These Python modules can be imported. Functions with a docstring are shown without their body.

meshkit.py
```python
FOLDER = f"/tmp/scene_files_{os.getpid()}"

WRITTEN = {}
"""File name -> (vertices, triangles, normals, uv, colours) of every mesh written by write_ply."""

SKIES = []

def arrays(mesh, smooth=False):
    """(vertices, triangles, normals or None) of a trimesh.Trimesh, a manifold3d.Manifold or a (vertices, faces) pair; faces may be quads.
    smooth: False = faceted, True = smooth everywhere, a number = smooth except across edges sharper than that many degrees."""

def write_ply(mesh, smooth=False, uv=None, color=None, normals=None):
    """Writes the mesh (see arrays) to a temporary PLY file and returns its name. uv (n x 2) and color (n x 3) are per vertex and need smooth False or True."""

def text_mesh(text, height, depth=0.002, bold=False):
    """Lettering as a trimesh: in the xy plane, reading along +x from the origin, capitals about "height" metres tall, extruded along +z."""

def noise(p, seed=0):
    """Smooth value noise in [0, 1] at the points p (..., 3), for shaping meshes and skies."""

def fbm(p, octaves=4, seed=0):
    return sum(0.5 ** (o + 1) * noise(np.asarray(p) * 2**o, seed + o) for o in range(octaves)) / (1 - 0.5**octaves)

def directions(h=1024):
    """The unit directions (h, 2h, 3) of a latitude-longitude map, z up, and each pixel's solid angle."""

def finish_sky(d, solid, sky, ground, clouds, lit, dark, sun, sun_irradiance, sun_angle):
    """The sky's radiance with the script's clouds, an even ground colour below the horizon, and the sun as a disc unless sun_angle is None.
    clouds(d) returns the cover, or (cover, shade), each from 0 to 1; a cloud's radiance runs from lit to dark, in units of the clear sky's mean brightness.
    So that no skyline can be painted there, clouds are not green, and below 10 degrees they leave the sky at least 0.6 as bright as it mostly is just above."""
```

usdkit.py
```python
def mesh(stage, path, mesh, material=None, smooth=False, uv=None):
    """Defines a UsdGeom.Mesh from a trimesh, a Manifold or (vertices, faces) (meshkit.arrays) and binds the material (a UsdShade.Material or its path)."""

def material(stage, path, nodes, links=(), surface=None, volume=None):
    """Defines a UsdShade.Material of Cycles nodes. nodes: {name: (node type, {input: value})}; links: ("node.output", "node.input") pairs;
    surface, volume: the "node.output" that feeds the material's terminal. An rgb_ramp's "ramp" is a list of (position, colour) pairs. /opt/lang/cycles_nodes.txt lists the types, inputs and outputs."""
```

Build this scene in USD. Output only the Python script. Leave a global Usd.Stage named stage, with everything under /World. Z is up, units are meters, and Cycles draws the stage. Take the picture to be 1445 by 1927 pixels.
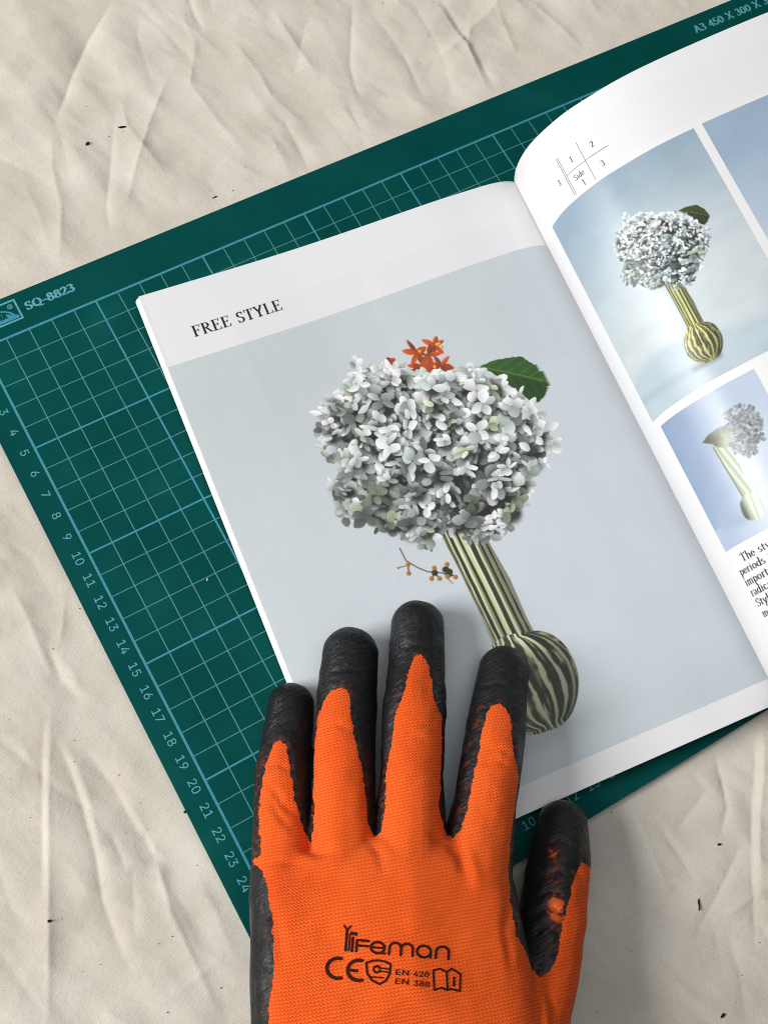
import math, random
import numpy as np, trimesh, manifold3d, shapely, usdkit, meshkit
from shapely import affinity
from shapely.geometry import Polygon, MultiPoint, Point, LineString, box
from shapely.ops import unary_union
from scipy.interpolate import CubicSpline, LinearNDInterpolator, NearestNDInterpolator
from pxr import Usd, UsdGeom, UsdLux, UsdShade, Gf, Sdf, Vt

stage = Usd.Stage.CreateInMemory()
UsdGeom.SetStageUpAxis(stage, 'Z'); UsdGeom.SetStageMetersPerUnit(stage, 1.0)
UsdGeom.Xform.Define(stage, '/World'); UsdGeom.Scope.Define(stage, '/World/Looks')
rng = np.random.default_rng(7)

# ------------------------------------------------------------------ camera (lengths below are in cm, written to the stage in m)
# x runs along the mat's columns, y up its rows, z = 0 is the top of the cutting mat.
EYE = np.array([-1.20829941, -24.81644069, 45.33721577])
FPX = 2214.56                                   # focal length in pixels of the 1445 x 1927 photograph
RM = np.array(__import__('scipy.spatial.transform', fromlist=['Rotation']).Rotation.from_rotvec([2.75107860, -0.699191016, 0.284124138]).as_matrix())
cam = UsdGeom.Camera.Define(stage, '/World/camera')
M = np.eye(4); M[0, :3] = RM[0]; M[1, :3] = -RM[1]; M[2, :3] = -RM[2]; M[3, :3] = EYE / 100
cam.AddTransformOp().Set(Gf.Matrix4d(*M.ravel().tolist()))
cam.CreateHorizontalApertureAttr(36.0); cam.CreateVerticalApertureAttr(48.0)
cam.CreateFocalLengthAttr(36.0 * FPX / 1445)
cam.CreateClippingRangeAttr(Gf.Vec2f(0.01, 20))
cam.CreateExposureAttr(0.07)

# ------------------------------------------------------------------ lamps: a big soft window on the left, the pale ceiling above
def rect_light(name, pos, target, w, h, power, col):
    L = UsdLux.RectLight.Define(stage, '/World/' + name)
    p, t = np.array(pos, float), np.array(target, float)
    b = p - t; b /= np.linalg.norm(b); r = np.cross([0, 0, 1.0], b)
    r = np.array([1.0, 0, 0]) if np.linalg.norm(r) < 1e-6 else r / np.linalg.norm(r)
    u = np.cross(b, r); m = np.eye(4); m[0, :3], m[1, :3], m[2, :3], m[3, :3] = r, u, b, p
    L.AddTransformOp().Set(Gf.Matrix4d(*m.ravel().tolist()))
    L.CreateWidthAttr(w); L.CreateHeightAttr(h); L.CreateIntensityAttr(power); L.CreateColorAttr(Gf.Vec3f(*col))
rect_light('window_light', (-1.15, 0.30, 0.85), (0.12, -0.15, 0.0), 0.75, 0.75, 17.2, (1.0, 0.99, 0.975))
rect_light('ceiling_light', (0.1, 0.1, 2.2), (0.1, 0.0999, 0.0), 2.6, 2.6, 1.0, (0.97, 0.985, 1.0))

# ------------------------------------------------------------------ helpers
def lin(c):
    c = np.asarray(c, float) / 255
    return np.where(c < 0.04045, c / 12.92, ((c + 0.055) / 1.055) ** 2.4)

names = {}
def path_of(name, parent=None):
    base = f"{parent or '/World'}/{name}"
    n = names.get(base, -1) + 1; names[base] = n
    return base if n == 0 else f"{base}_{n:03d}"

def tag(prim, label=None, category=None, group=None, kind=None):
    for k, val in (('label', label), ('category', category), ('group', group), ('kind', kind)):
        if val: prim.SetCustomDataByKey(k, val)
    return prim

def thing(name, label, category, group=None):
    x = UsdGeom.Xform.Define(stage, path_of(name))
    return tag(x.GetPrim(), label, category, group)

def obj(name, mesh, mat, parent=None, smooth=False, ink=None):
    if hasattr(mesh, 'to_mesh'):
        m = mesh.to_mesh(); v, f = m.vert_properties[:, :3], m.tri_verts
    elif isinstance(mesh, tuple): v, f = mesh
    else: v, f = mesh.vertices, mesh.faces
    p = path_of(name, parent.GetPath() if parent else None)
    g = usdkit.mesh(stage, p, (np.asarray(v, float) / 100, np.asarray(f)), mat, smooth=smooth)
    if ink is not None:
        UsdGeom.PrimvarsAPI(g).CreatePrimvar('ink', Sdf.ValueTypeNames.Color3fArray, 'vertex').Set(Vt.Vec3fArray.FromNumpy(np.asarray(ink, np.float32)))
    return g.GetPrim()

def sub(parent, name):      # a part that only groups sub-parts
    return UsdGeom.Xform.Define(stage, path_of(name, parent.GetPath())).GetPrim()

def project(P):
    c = (np.asarray(P, float) - EYE) @ RM.T
    return np.stack([722.5 + FPX * c[..., 0] / c[..., 2], 963.5 + FPX * c[..., 1] / c[..., 2]], -1)

def at(px, py, z=0.0):      # the point at height z that a pixel of the photograph shows
    px, py, z = np.broadcast_arrays(np.asarray(px, float), np.asarray(py, float), np.asarray(z, float))
    d = np.stack([(px - 722.5) / FPX, (py - 963.5) / FPX, np.ones_like(px)], -1) @ RM
    return EYE + ((z - EYE[2]) / d[..., 2])[..., None] * d

def fbm(p, octaves=4, seed=0): return meshkit.fbm(p, octaves, seed)

def grid_faces(a, b, flip=False):
    i, j = np.meshgrid(np.arange(a - 1), np.arange(b - 1), indexing='ij'); q = (i * b + j).ravel()
    f = np.vstack([np.c_[q, q + b, q + b + 1], np.c_[q, q + b + 1, q + 1]])
    return f[:, ::-1] if flip else f

# ------------------------------------------------------------------ materials
def mat(name, nodes, links=(), surface='p.BSDF'): return usdkit.material(stage, '/World/Looks/' + name, nodes, links, surface=surface)
def plain(name, color, rough=0.5, spec=0.5): return mat(name, {'p': ('principled_bsdf', {'base_color': tuple(color), 'roughness': rough, 'specular_ior_level': spec})})

# unbleached canvas: fine twill, faint slubs, pale dye stains
m_canvas = mat('canvas', {
    'g': ('geometry', {}),
    'mp': ('mapping', {'mapping_type': 'point', 'scale': (1, 1, 1), 'rotation': (0, 0, 0.55)}),
    'mp3': ('mapping', {'mapping_type': 'point', 'scale': (500, 2200, 1), 'rotation': (0, 0, -0.35)}), 'w': ('noise_texture', {'scale': 1.0, 'detail': 2.0}),
    'n1': ('noise_texture', {'scale': 26.0, 'detail': 5.0, 'roughness': 0.6}),
    'n2': ('noise_texture', {'scale': 9.0, 'detail': 2.0}),
    'n3': ('noise_texture', {'scale': 1500.0, 'detail': 3.0, 'roughness': 0.7}),
    'mp2': ('mapping', {'mapping_type': 'point', 'scale': (1500, 420, 1), 'rotation': (0, 0, 0.55)}),
    'n4': ('noise_texture', {'scale': 1.0, 'detail': 2.0}),
    'r1': ('rgb_ramp', {'ramp': [(0.3, tuple(lin((208, 200, 187)))), (0.5, tuple(lin((217, 210, 198)))), (0.7, tuple(lin((223, 217, 207))))]}),
    'r2': ('rgb_ramp', {'ramp': [(0.0, (1, 1, 1)), (0.6, (1, 1, 1)), (0.72, (0.93, 0.95, 1.0))]}),
    'mx': ('mix_color', {'blend_type': 'multiply', 'fac': 1.0}),
    'r3': ('rgb_ramp', {'ramp': [(0.25, (0.82, 0.81, 0.79)), (0.45, (1, 1, 1)), (0.62, (1.0, 1.0, 1.0)), (0.8, (1.1, 1.1, 1.1))]}),
    'mx2': ('mix_color', {'blend_type': 'multiply', 'fac': 0.55, 'use_clamp': False}),
    'ad': ('math', {'math_type': 'multiply_add', 'value2': 0.6}),
    'b': ('bump', {'strength': 0.8, 'distance': 0.0003}),
    'p': ('principled_bsdf', {'roughness': 0.92, 'specular_ior_level': 0.15, 'sheen_weight': 0.08, 'diffuse_roughness': 0.6}),
}, [('g.position', 'mp.vector'), ('g.position', 'mp2.vector'), ('g.position', 'mp3.vector'), ('mp3.vector', 'w.vector'), ('g.position', 'n1.vector'), ('g.position', 'n2.vector'), ('g.position', 'n3.vector'), ('mp2.vector', 'n4.vector'),
    ('n1.fac', 'r1.fac'), ('n2.fac', 'r2.fac'), ('r1.color', 'mx.a'), ('r2.color', 'mx.b'), ('n4.fac', 'r3.fac'), ('mx.result', 'mx2.a'), ('r3.color', 'mx2.b'),
    ('n3.fac', 'ad.value1'), ('w.fac', 'ad.value3'), ('ad.value', 'b.height'), ('b.normal', 'p.normal'), ('mx2.result', 'p.base_color')])

m_mat = mat('mat_green', {
    'g': ('geometry', {}), 'n': ('noise_texture', {'scale': 3500.0, 'detail': 2.0}), 'n2': ('noise_texture', {'scale': 30.0, 'detail': 4.0}),
    'r': ('rgb_ramp', {'ramp': [(0.3, (0.0010, 0.057, 0.053)), (0.6, (0.0020, 0.070, 0.064)), (0.75, (0.005, 0.086, 0.079))]}),
    'rr': ('map_range', {'from_min': 0.3, 'from_max': 0.7, 'to_min': 0.5, 'to_max': 0.62}),
    'b': ('bump', {'strength': 0.12, 'distance': 0.0001}), 'p': ('principled_bsdf', {'specular_ior_level': 0.03}),
}, [('g.position', 'n.vector'), ('g.position', 'n2.vector'), ('n2.fac', 'r.fac'), ('r.color', 'p.base_color'), ('n2.fac', 'rr.value'), ('rr.result', 'p.roughness'), ('n.fac', 'b.height'), ('b.normal', 'p.normal')])
def line_mat(name, c): return mat(name, {'g': ('geometry', {}), 'n': ('noise_texture', {'scale': 900.0, 'detail': 2.0}),
    'r': ('rgb_ramp', {'ramp': [(0.3, tuple(np.array(c) * 0.8)), (0.6, tuple(c))]}), 'p': ('principled_bsdf', {'roughness': 0.6, 'specular_ior_level': 0.3})},
    [('g.position', 'n.vector'), ('n.fac', 'r.fac'), ('r.color', 'p.base_color')])
m_thick, m_thin, m_num = line_mat('line_blue', (0.045, 0.28, 0.36)), line_mat('line_pale', (0.085, 0.27, 0.28)), line_mat('numeral_blue', (0.10, 0.38, 0.44))
m_logo = line_mat('logo_blue', (0.045, 0.27, 0.38))

m_paper = mat('paper', {'a': ('attribute', {'attribute': 'ink'}), 'p': ('principled_bsdf', {'roughness': 0.42, 'specular_ior_level': 0.4})}, [('a.color', 'p.base_color')])
m_sheet = plain('paper_edge', lin((238, 237, 233)), 0.7, 0.2)
m_print = mat('printed_ink', {'a': ('attribute', {'attribute': 'ink'}), 'g': ('geometry', {}), 'n': ('noise_texture', {'scale': 2600.0, 'detail': 1.0}),
    'r': ('rgb_ramp', {'ramp': [(0.3, (0.94, 0.94, 0.94)), (0.7, (1.04, 1.04, 1.04))]}), 'mx': ('mix_color', {'blend_type': 'multiply', 'fac': 1.0, 'use_clamp': False}),
    'p': ('principled_bsdf', {'roughness': 0.36, 'specular_ior_level': 0.45})}, [('g.position', 'n.vector'), ('n.fac', 'r.fac'), ('a.color', 'mx.a'), ('r.color', 'mx.b'), ('mx.result', 'p.base_color')])
m_ink = plain('black_ink', lin((28, 27, 32)), 0.4, 0.4)
m_greyink = plain('grey_ink', lin((95, 95, 100)), 0.4, 0.4)
m_speck = plain('lint', lin((38, 34, 34)), 0.9, 0.1)
m_white = plain('white_fleck', lin((205, 215, 210)), 0.8, 0.2)

def knit(name):
    nd = {'g': ('geometry', {}), 's': ('separate_xyz', {}),
        'n': ('noise_texture', {'scale': 60.0, 'detail': 2.0}), 'n2': ('noise_texture', {'scale': 22.0, 'detail': 4.0}), 'n3': ('noise_texture', {'scale': 2200.0, 'detail': 2.0})}
    lk = [('g.position', 's.vector'), ('g.position', 'n.vector'), ('g.position', 'n2.vector'), ('g.position', 'n3.vector')]
    def op(n, kind, a, b, c=None):
        nd[n] = ('math', {'math_type': kind, **{f'value{i+1}': x for i, x in enumerate((a, b, c)) if isinstance(x, (int, float))}})
        lk.extend((x, f'{n}.value{i+1}') for i, x in enumerate((a, b, c)) if isinstance(x, str)); return n + '.value'
    # rows cross the hand, wales run along it: hand axis is about (0.36, 0.93) in the mat's plane
    u = op('u', 'add', op('u1', 'multiply', 's.x', 0.936), op('u2', 'multiply', 's.y', -0.352))
    v = op('v', 'add', op('v1', 'multiply', 's.x', 0.352), op('v2', 'multiply', 's.y', 0.936))
    wob = op('wb', 'multiply', 'n.fac', 9.0)
    wale = op('wale', 'sine', op('wk', 'multiply_add', u, 5000.0, wob), 0.0)
    row = op('row', 'sine', op('rs', 'add', op('rk', 'multiply_add', v, 5700.0, wob), op('ro', 'multiply', wale, 1.3)), 0.0)
    wale2 = op('wale2', 'multiply_add', wale, 0.22, row)
    h = op('h', 'multiply_add', wale2, 0.36, 0.5)
    nd['r'] = ('rgb_ramp', {'ramp': [(0.0, (0.60, 0.048, 0.006)), (0.35, (0.86, 0.098, 0.011)), (0.75, (0.97, 0.140, 0.017)), (1.0, (0.99, 0.185, 0.03))]})
    nd['r2'] = ('rgb_ramp', {'ramp': [(0.28, (0.80, 0.68, 0.62)), (0.5, (1, 1, 1)), (0.75, (1.0, 1.10, 1.2))]})
    nd['mx'] = ('mix_color', {'blend_type': 'multiply', 'fac': 0.9})
    hh = op('hh', 'multiply_add', 'n3.fac', 0.35, h)
    nd['b'] = ('bump', {'strength': 0.65, 'distance': 0.0006})
    nd['p'] = ('principled_bsdf', {'roughness': 0.85, 'specular_ior_level': 0.15, 'sheen_weight': 0.12, 'sheen_roughness': 0.5, 'sheen_tint': (1.0, 0.5, 0.3)})
    lk += [(h, 'r.fac'), ('n2.fac', 'r2.fac'), ('r.color', 'mx.a'), ('r2.color', 'mx.b'), ('mx.result', 'p.base_color'), (hh, 'b.height'), ('b.normal', 'p.normal')]
    return mat(name, nd, lk)
m_knit = knit('orange_knit')
m_rubber = mat('black_rubber', {'g': ('geometry', {}), 'n': ('noise_texture', {'scale': 420.0, 'detail': 4.0, 'roughness': 0.65}), 'n2': ('noise_texture', {'scale': 90.0, 'detail': 3.0}),
    'mp': ('mapping', {'mapping_type': 'point', 'rotation': (0, 0, -0.36), 'scale': (200, 1500, 400)}), 'n4': ('noise_texture', {'scale': 1.0, 'detail': 2.0}),
    'ad': ('math', {'math_type': 'add'}),
    'r': ('rgb_ramp', {'ramp': [(0.3, (0.7, 0.7, 0.7)), (0.7, (1.5, 1.5, 1.5))]}), 'ik': ('attribute', {'attribute': 'ink'}), 'mm': ('mix_color', {'blend_type': 'multiply', 'fac': 1.0, 'use_clamp': False}), 'rr': ('map_range', {'from_min': 0.35, 'from_max': 0.7, 'to_min': 0.60, 'to_max': 0.30}),
    'b': ('bump', {'strength': 0.75, 'distance': 0.0007}), 'p': ('principled_bsdf', {'specular_ior_level': 0.36})},
    [('g.position', 'n.vector'), ('g.position', 'n2.vector'), ('g.position', 'mp.vector'), ('mp.vector', 'n4.vector'), ('n2.fac', 'r.fac'), ('r.color', 'mm.b'), ('ik.color', 'mm.a'), ('mm.result', 'p.base_color'), ('n2.fac', 'rr.value'), ('rr.result', 'p.roughness'),
     ('n.fac', 'ad.value1'), ('n4.fac', 'ad.value2'), ('ad.value', 'b.height'), ('b.normal', 'p.normal')])
m_logoink = plain('glove_print', (0.040, 0.010, 0.006), 0.9, 0.1)

# ------------------------------------------------------------------ the canvas cloth
def poly_dist(X, Y, pts):    # distance to a polyline, and how far along it (0..1)
    best = np.full(X.shape, 1e9); along = np.zeros(X.shape); sgn = np.zeros(X.shape)
    L = np.r_[0, np.cumsum(np.hypot(*np.diff(pts, axis=0).T))]
    for k in range(len(pts) - 1):
        a, b = pts[k], pts[k + 1]; d = b - a; l2 = d @ d + 1e-12
        t = np.clip(((X - a[0]) * d[0] + (Y - a[1]) * d[1]) / l2, 0, 1)
        ex, ey = X - a[0] - t * d[0], Y - a[1] - t * d[1]; r = np.hypot(ex, ey); m = r < best
        best = np.where(m, r, best); along = np.where(m, (L[k] + t * (L[k + 1] - L[k])) / L[-1], along)
        sgn = np.where(m, np.sign(d[0] * ey - d[1] * ex), sgn)
    return best, along, sgn

MAT_X0, MAT_X1, MAT_Y0, MAT_Y1 = -1.12, 43.9, -28.36, 1.80
CLOTH_Z = -0.36
def build_cloth():
    step = 0.085
    xs = np.arange(-12.5, 46.5, step); ys = np.arange(-41, 18.5, step)
    X, Y = np.meshgrid(xs, ys, indexing='ij')
    P = np.stack([X, Y, 0 * X], -1)
    H = 0.10 * (fbm(P * 0.16, 2, 3) - 0.5) + 0.035 * (fbm(P * 0.45 + 9, 3, 5) - 0.5)
    # small crumples running down the cloth: a noise stretched along the folds, its creases sharp
    c, s = math.cos(-0.42), math.sin(-0.42)
    U, V = X * c - Y * s, X * s + Y * c
    q = fbm(np.stack([U * 0.55 + 0.5 * V * 0.3, V * 0.16, 0 * U + 4], -1) + 0.5 * P * 0.1, 3, 11)
    H += 0.03 * (1 - np.abs(2 * q - 1) * 2.0)
    q = fbm(np.stack([U * 1.3, V * 0.5, 0 * U + 8], -1), 2, 17)
    H += 0.018 * (1 - np.abs(2 * q - 1) * 2.0)
    rw = np.random.default_rng(4); W1 = fbm(P * .12 + 20, 2, 91) - .5; W2 = fbm(P * .3 + 40, 2, 93) - .5
    for k in range(34):      # long straight creases that run, cross and die away: folded (triangular) ripples
        th = math.radians(rw.normal(22, 26)); lam = rw.uniform(1.5, 5.5); slope = rw.uniform(.025, .075)
        ph = (X * math.cos(th) + Y * math.sin(th) + 2.2 * W1 * rw.uniform(-1, 1) + .8 * W2 * rw.uniform(-1, 1)) / lam + rw.uniform(0, 9)
        m = np.clip((fbm(P * np.array([.16, .16, 0]) + rw.uniform(0, 90, 3), 2, 100 + k) - .5) * 5, 0, 1); f = np.abs((ph % 1) * 2 - 1)
        H += m * lam * .5 * slope * (np.sqrt(f * f + .0012) - .5) * .8
    folds = [  # traced creases: height, half-width, pixels of the photograph
        (-0.16, 0.55, (213, 0), (165, 73), (131, 150), (104, 233)),
        (0.07, 0.3, (99, 252), (99, 315), (116, 388), (114, 504)), (0.09, 0.32, (317, 145), (281, 233), (257, 315), (237, 388)),
        (-0.06, 0.25, (216, 218), (208, 315), (201, 388), (208, 450)), (0.06, 0.2, (228, 184), (240, 237), (271, 276), (315, 334)),
        (-0.10, 0.25, (350, -20), (368, 30), (385, 60)), (-0.06, 0.25, (252, 0), (310, 58), (358, 107), (368, 140)),
        (0.07, 0.25, (436, 77), (489, 140), (509, 179), (581, 242)), (0.08, 0.3, (513, 19), (572, 107), (601, 150)),
        (-0.08, 0.3, (664, 0), (659, 121), (678, 194)), (0.06, 0.25, (339, 19), (368, 82), (358, 160), (421, 242), (484, 310)),
        (0.09, 0.3, (818, 0), (874, 81), (923, 180)), (-0.08, 0.25, (826, -10), (885, 81), (935, 172)), (0.06, 0.2, (886, 37), (880, 93), (898, 125)),
        (0.06, 0.25, (930, 0), (973, 106)), (0.07, 0.25, (998, 0), (1098, 93)), (0.06, 0.2, (680, 156), (730, 187), (768, 193), (830, 210)),
        (-0.06, 0.25, (700, 20), (760, 100), (800, 190)), (0.05, 0.2, (640, 200), (680, 250), (730, 300)),
        (0.10, 0.3, (23, 1106), (50, 1155), (76, 1219), (100, 1272)), (0.09, 0.28, (124, 1089), (120, 1162), (113, 1215)),
        (-0.08, 0.25, (85, 1195), (113, 1275), (156, 1328)), (0.06, 0.3, (0, 940), (40, 980), (80, 1000)), (-0.07, 0.4, (0, 1010), (60, 1050), (100, 1120)),
        (0.14, 0.45, (98, 1330), (93, 1436), (92, 1558), (93, 1696), (92, 1940)), (-0.13, 0.4, (84, 1350), (80, 1436), (80, 1558), (80, 1690)),
        (-0.13, 0.28, (104, 1391), (131, 1447), (152, 1506), (180, 1606), (194, 1696), (221, 1772), (249, 1834)),
        (0.08, 0.3, (118, 1391), (143, 1440), (166, 1500), (192, 1600)),
        (-0.09, 0.28, (156, 1405), (214, 1481), (242, 1533), (277, 1592), (304, 1644)), (-0.11, 0.25, (268, 1560), (304, 1632)),
        (0.09, 0.26, (242, 1500), (290, 1600), (325, 1724), (374, 1827), (415, 1917)), (-0.07, 0.22, (208, 1565), (239, 1640)),
        (0.06, 0.22, (367, 1630), (398, 1696), (446, 1810)), (-0.05, 0.25, (249, 1637), (256, 1765)), (0.05, 0.3, (30, 1380), (70, 1450), (85, 1520)),
        (-0.12, 0.3, (1341, 1404), (1360, 1471), (1369, 1523), (1354, 1577)), (-0.12, 0.3, (1422, 1348), (1421, 1462), (1414, 1584), (1417, 1684), (1424, 1797)),
        (0.10, 0.3, (1436, 1350), (1434, 1470), (1427, 1590), (1430, 1700)), (0.08, 0.28, (1186, 1510), (1217, 1584), (1235, 1629), (1271, 1705)),
        (-0.10, 0.25, (1238, 1547), (1277, 1608), (1311, 1660)), (-0.09, 0.3, (1332, 1486), (1274, 1565)), (-0.10, 0.32, (1399, 1584), (1338, 1711), (1308, 1772)),
        (0.09, 0.2, (1445, 1672), (1400, 1700), (1360, 1730)), (-0.07, 0.3, (1369, 1745), (1393, 1827), (1405, 1918)), (0.06, 0.3, (1160, 1640), (1200, 1700), (1150, 1800))]
    cl = []
    for a, w, *px in folds:
        pts = at([q[0] for q in px], [q[1] for q in px], CLOTH_Z)[:, :2]
        cl.append((a * 1.25, w * 0.42, pts))
    r = np.random.default_rng(21)
    for k in range(560):
        c0 = np.array([r.uniform(-14, 50), r.uniform(-44, 22)]); ang = math.radians(-72 + r.normal(0, 24)); n = 4; L = r.uniform(1.5, 7)
        pts = [c0]
        for i in range(n): pts.append(pts[-1] + L / n * np.array([math.cos(ang), math.sin(ang)])); ang += r.normal(0, 0.16)
        cl.append((r.choice([-1, 1]) * r.uniform(0.03, 0.075) * (1.0 if k % 4 else 1.4), r.uniform(0.1, 0.17), np.array(pts)))
    for a, w, pts in cl:
        lo, hi = pts.min(0) - 5 * w, pts.max(0) + 5 * w
        i0, i1 = np.searchsorted(xs, [lo[0], hi[0]]); j0, j1 = np.searchsorted(ys, [lo[1], hi[1]])
        if i1 - i0 < 2 or j1 - j0 < 2: continue
        d, t, sg = poly_dist(X[i0:i1, j0:j1], Y[i0:i1, j0:j1], pts)
        fade = np.clip(np.minimum(t, 1 - t) * 4, 0, 1) ** 0.7
        ww = np.where(sg > 0, w, w * 1.5)
        H[i0:i1, j0:j1] += a * fade * (0.62 * np.exp(-np.sqrt(d * d + 0.0012) / (0.75 * ww)) + 0.38 * np.exp(-(d / (2.6 * ww)) ** 2))
    # pressed flat under the mat, easing up just beyond its edge
    inside = np.minimum.reduce([X - MAT_X0, MAT_X1 - X, Y - MAT_Y0, MAT_Y1 - Y])
    k = np.clip((0.1 - inside) / 1.6, 0, 1); k = k * k * (3 - 2 * k)
    Z = CLOTH_Z + np.clip(H, -0.5, 0.34) * (0.15 + 0.85 * k); Z = np.where(inside > -0.25, np.minimum(Z, -0.315), Z)
    v = np.stack([X, Y, Z], -1).reshape(-1, 3)
    tag(obj('canvas_cloth', (v, grid_faces(len(xs), len(ys))), m_canvas, smooth=True), 'crumpled unbleached canvas cloth spread under the green cutting mat', 'cloth', kind='structure')
    return LinearNDInterpolator(v[::1, :2][::3], v[::3, 2]) if False else (xs, ys, Z)
CX, CY, CZ = build_cloth()
def cloth_z(x, y): return CZ[np.clip(np.searchsorted(CX, x), 0, len(CX) - 1), np.clip(np.searchsorted(CY, y), 0, len(CY) - 1)]

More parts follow.
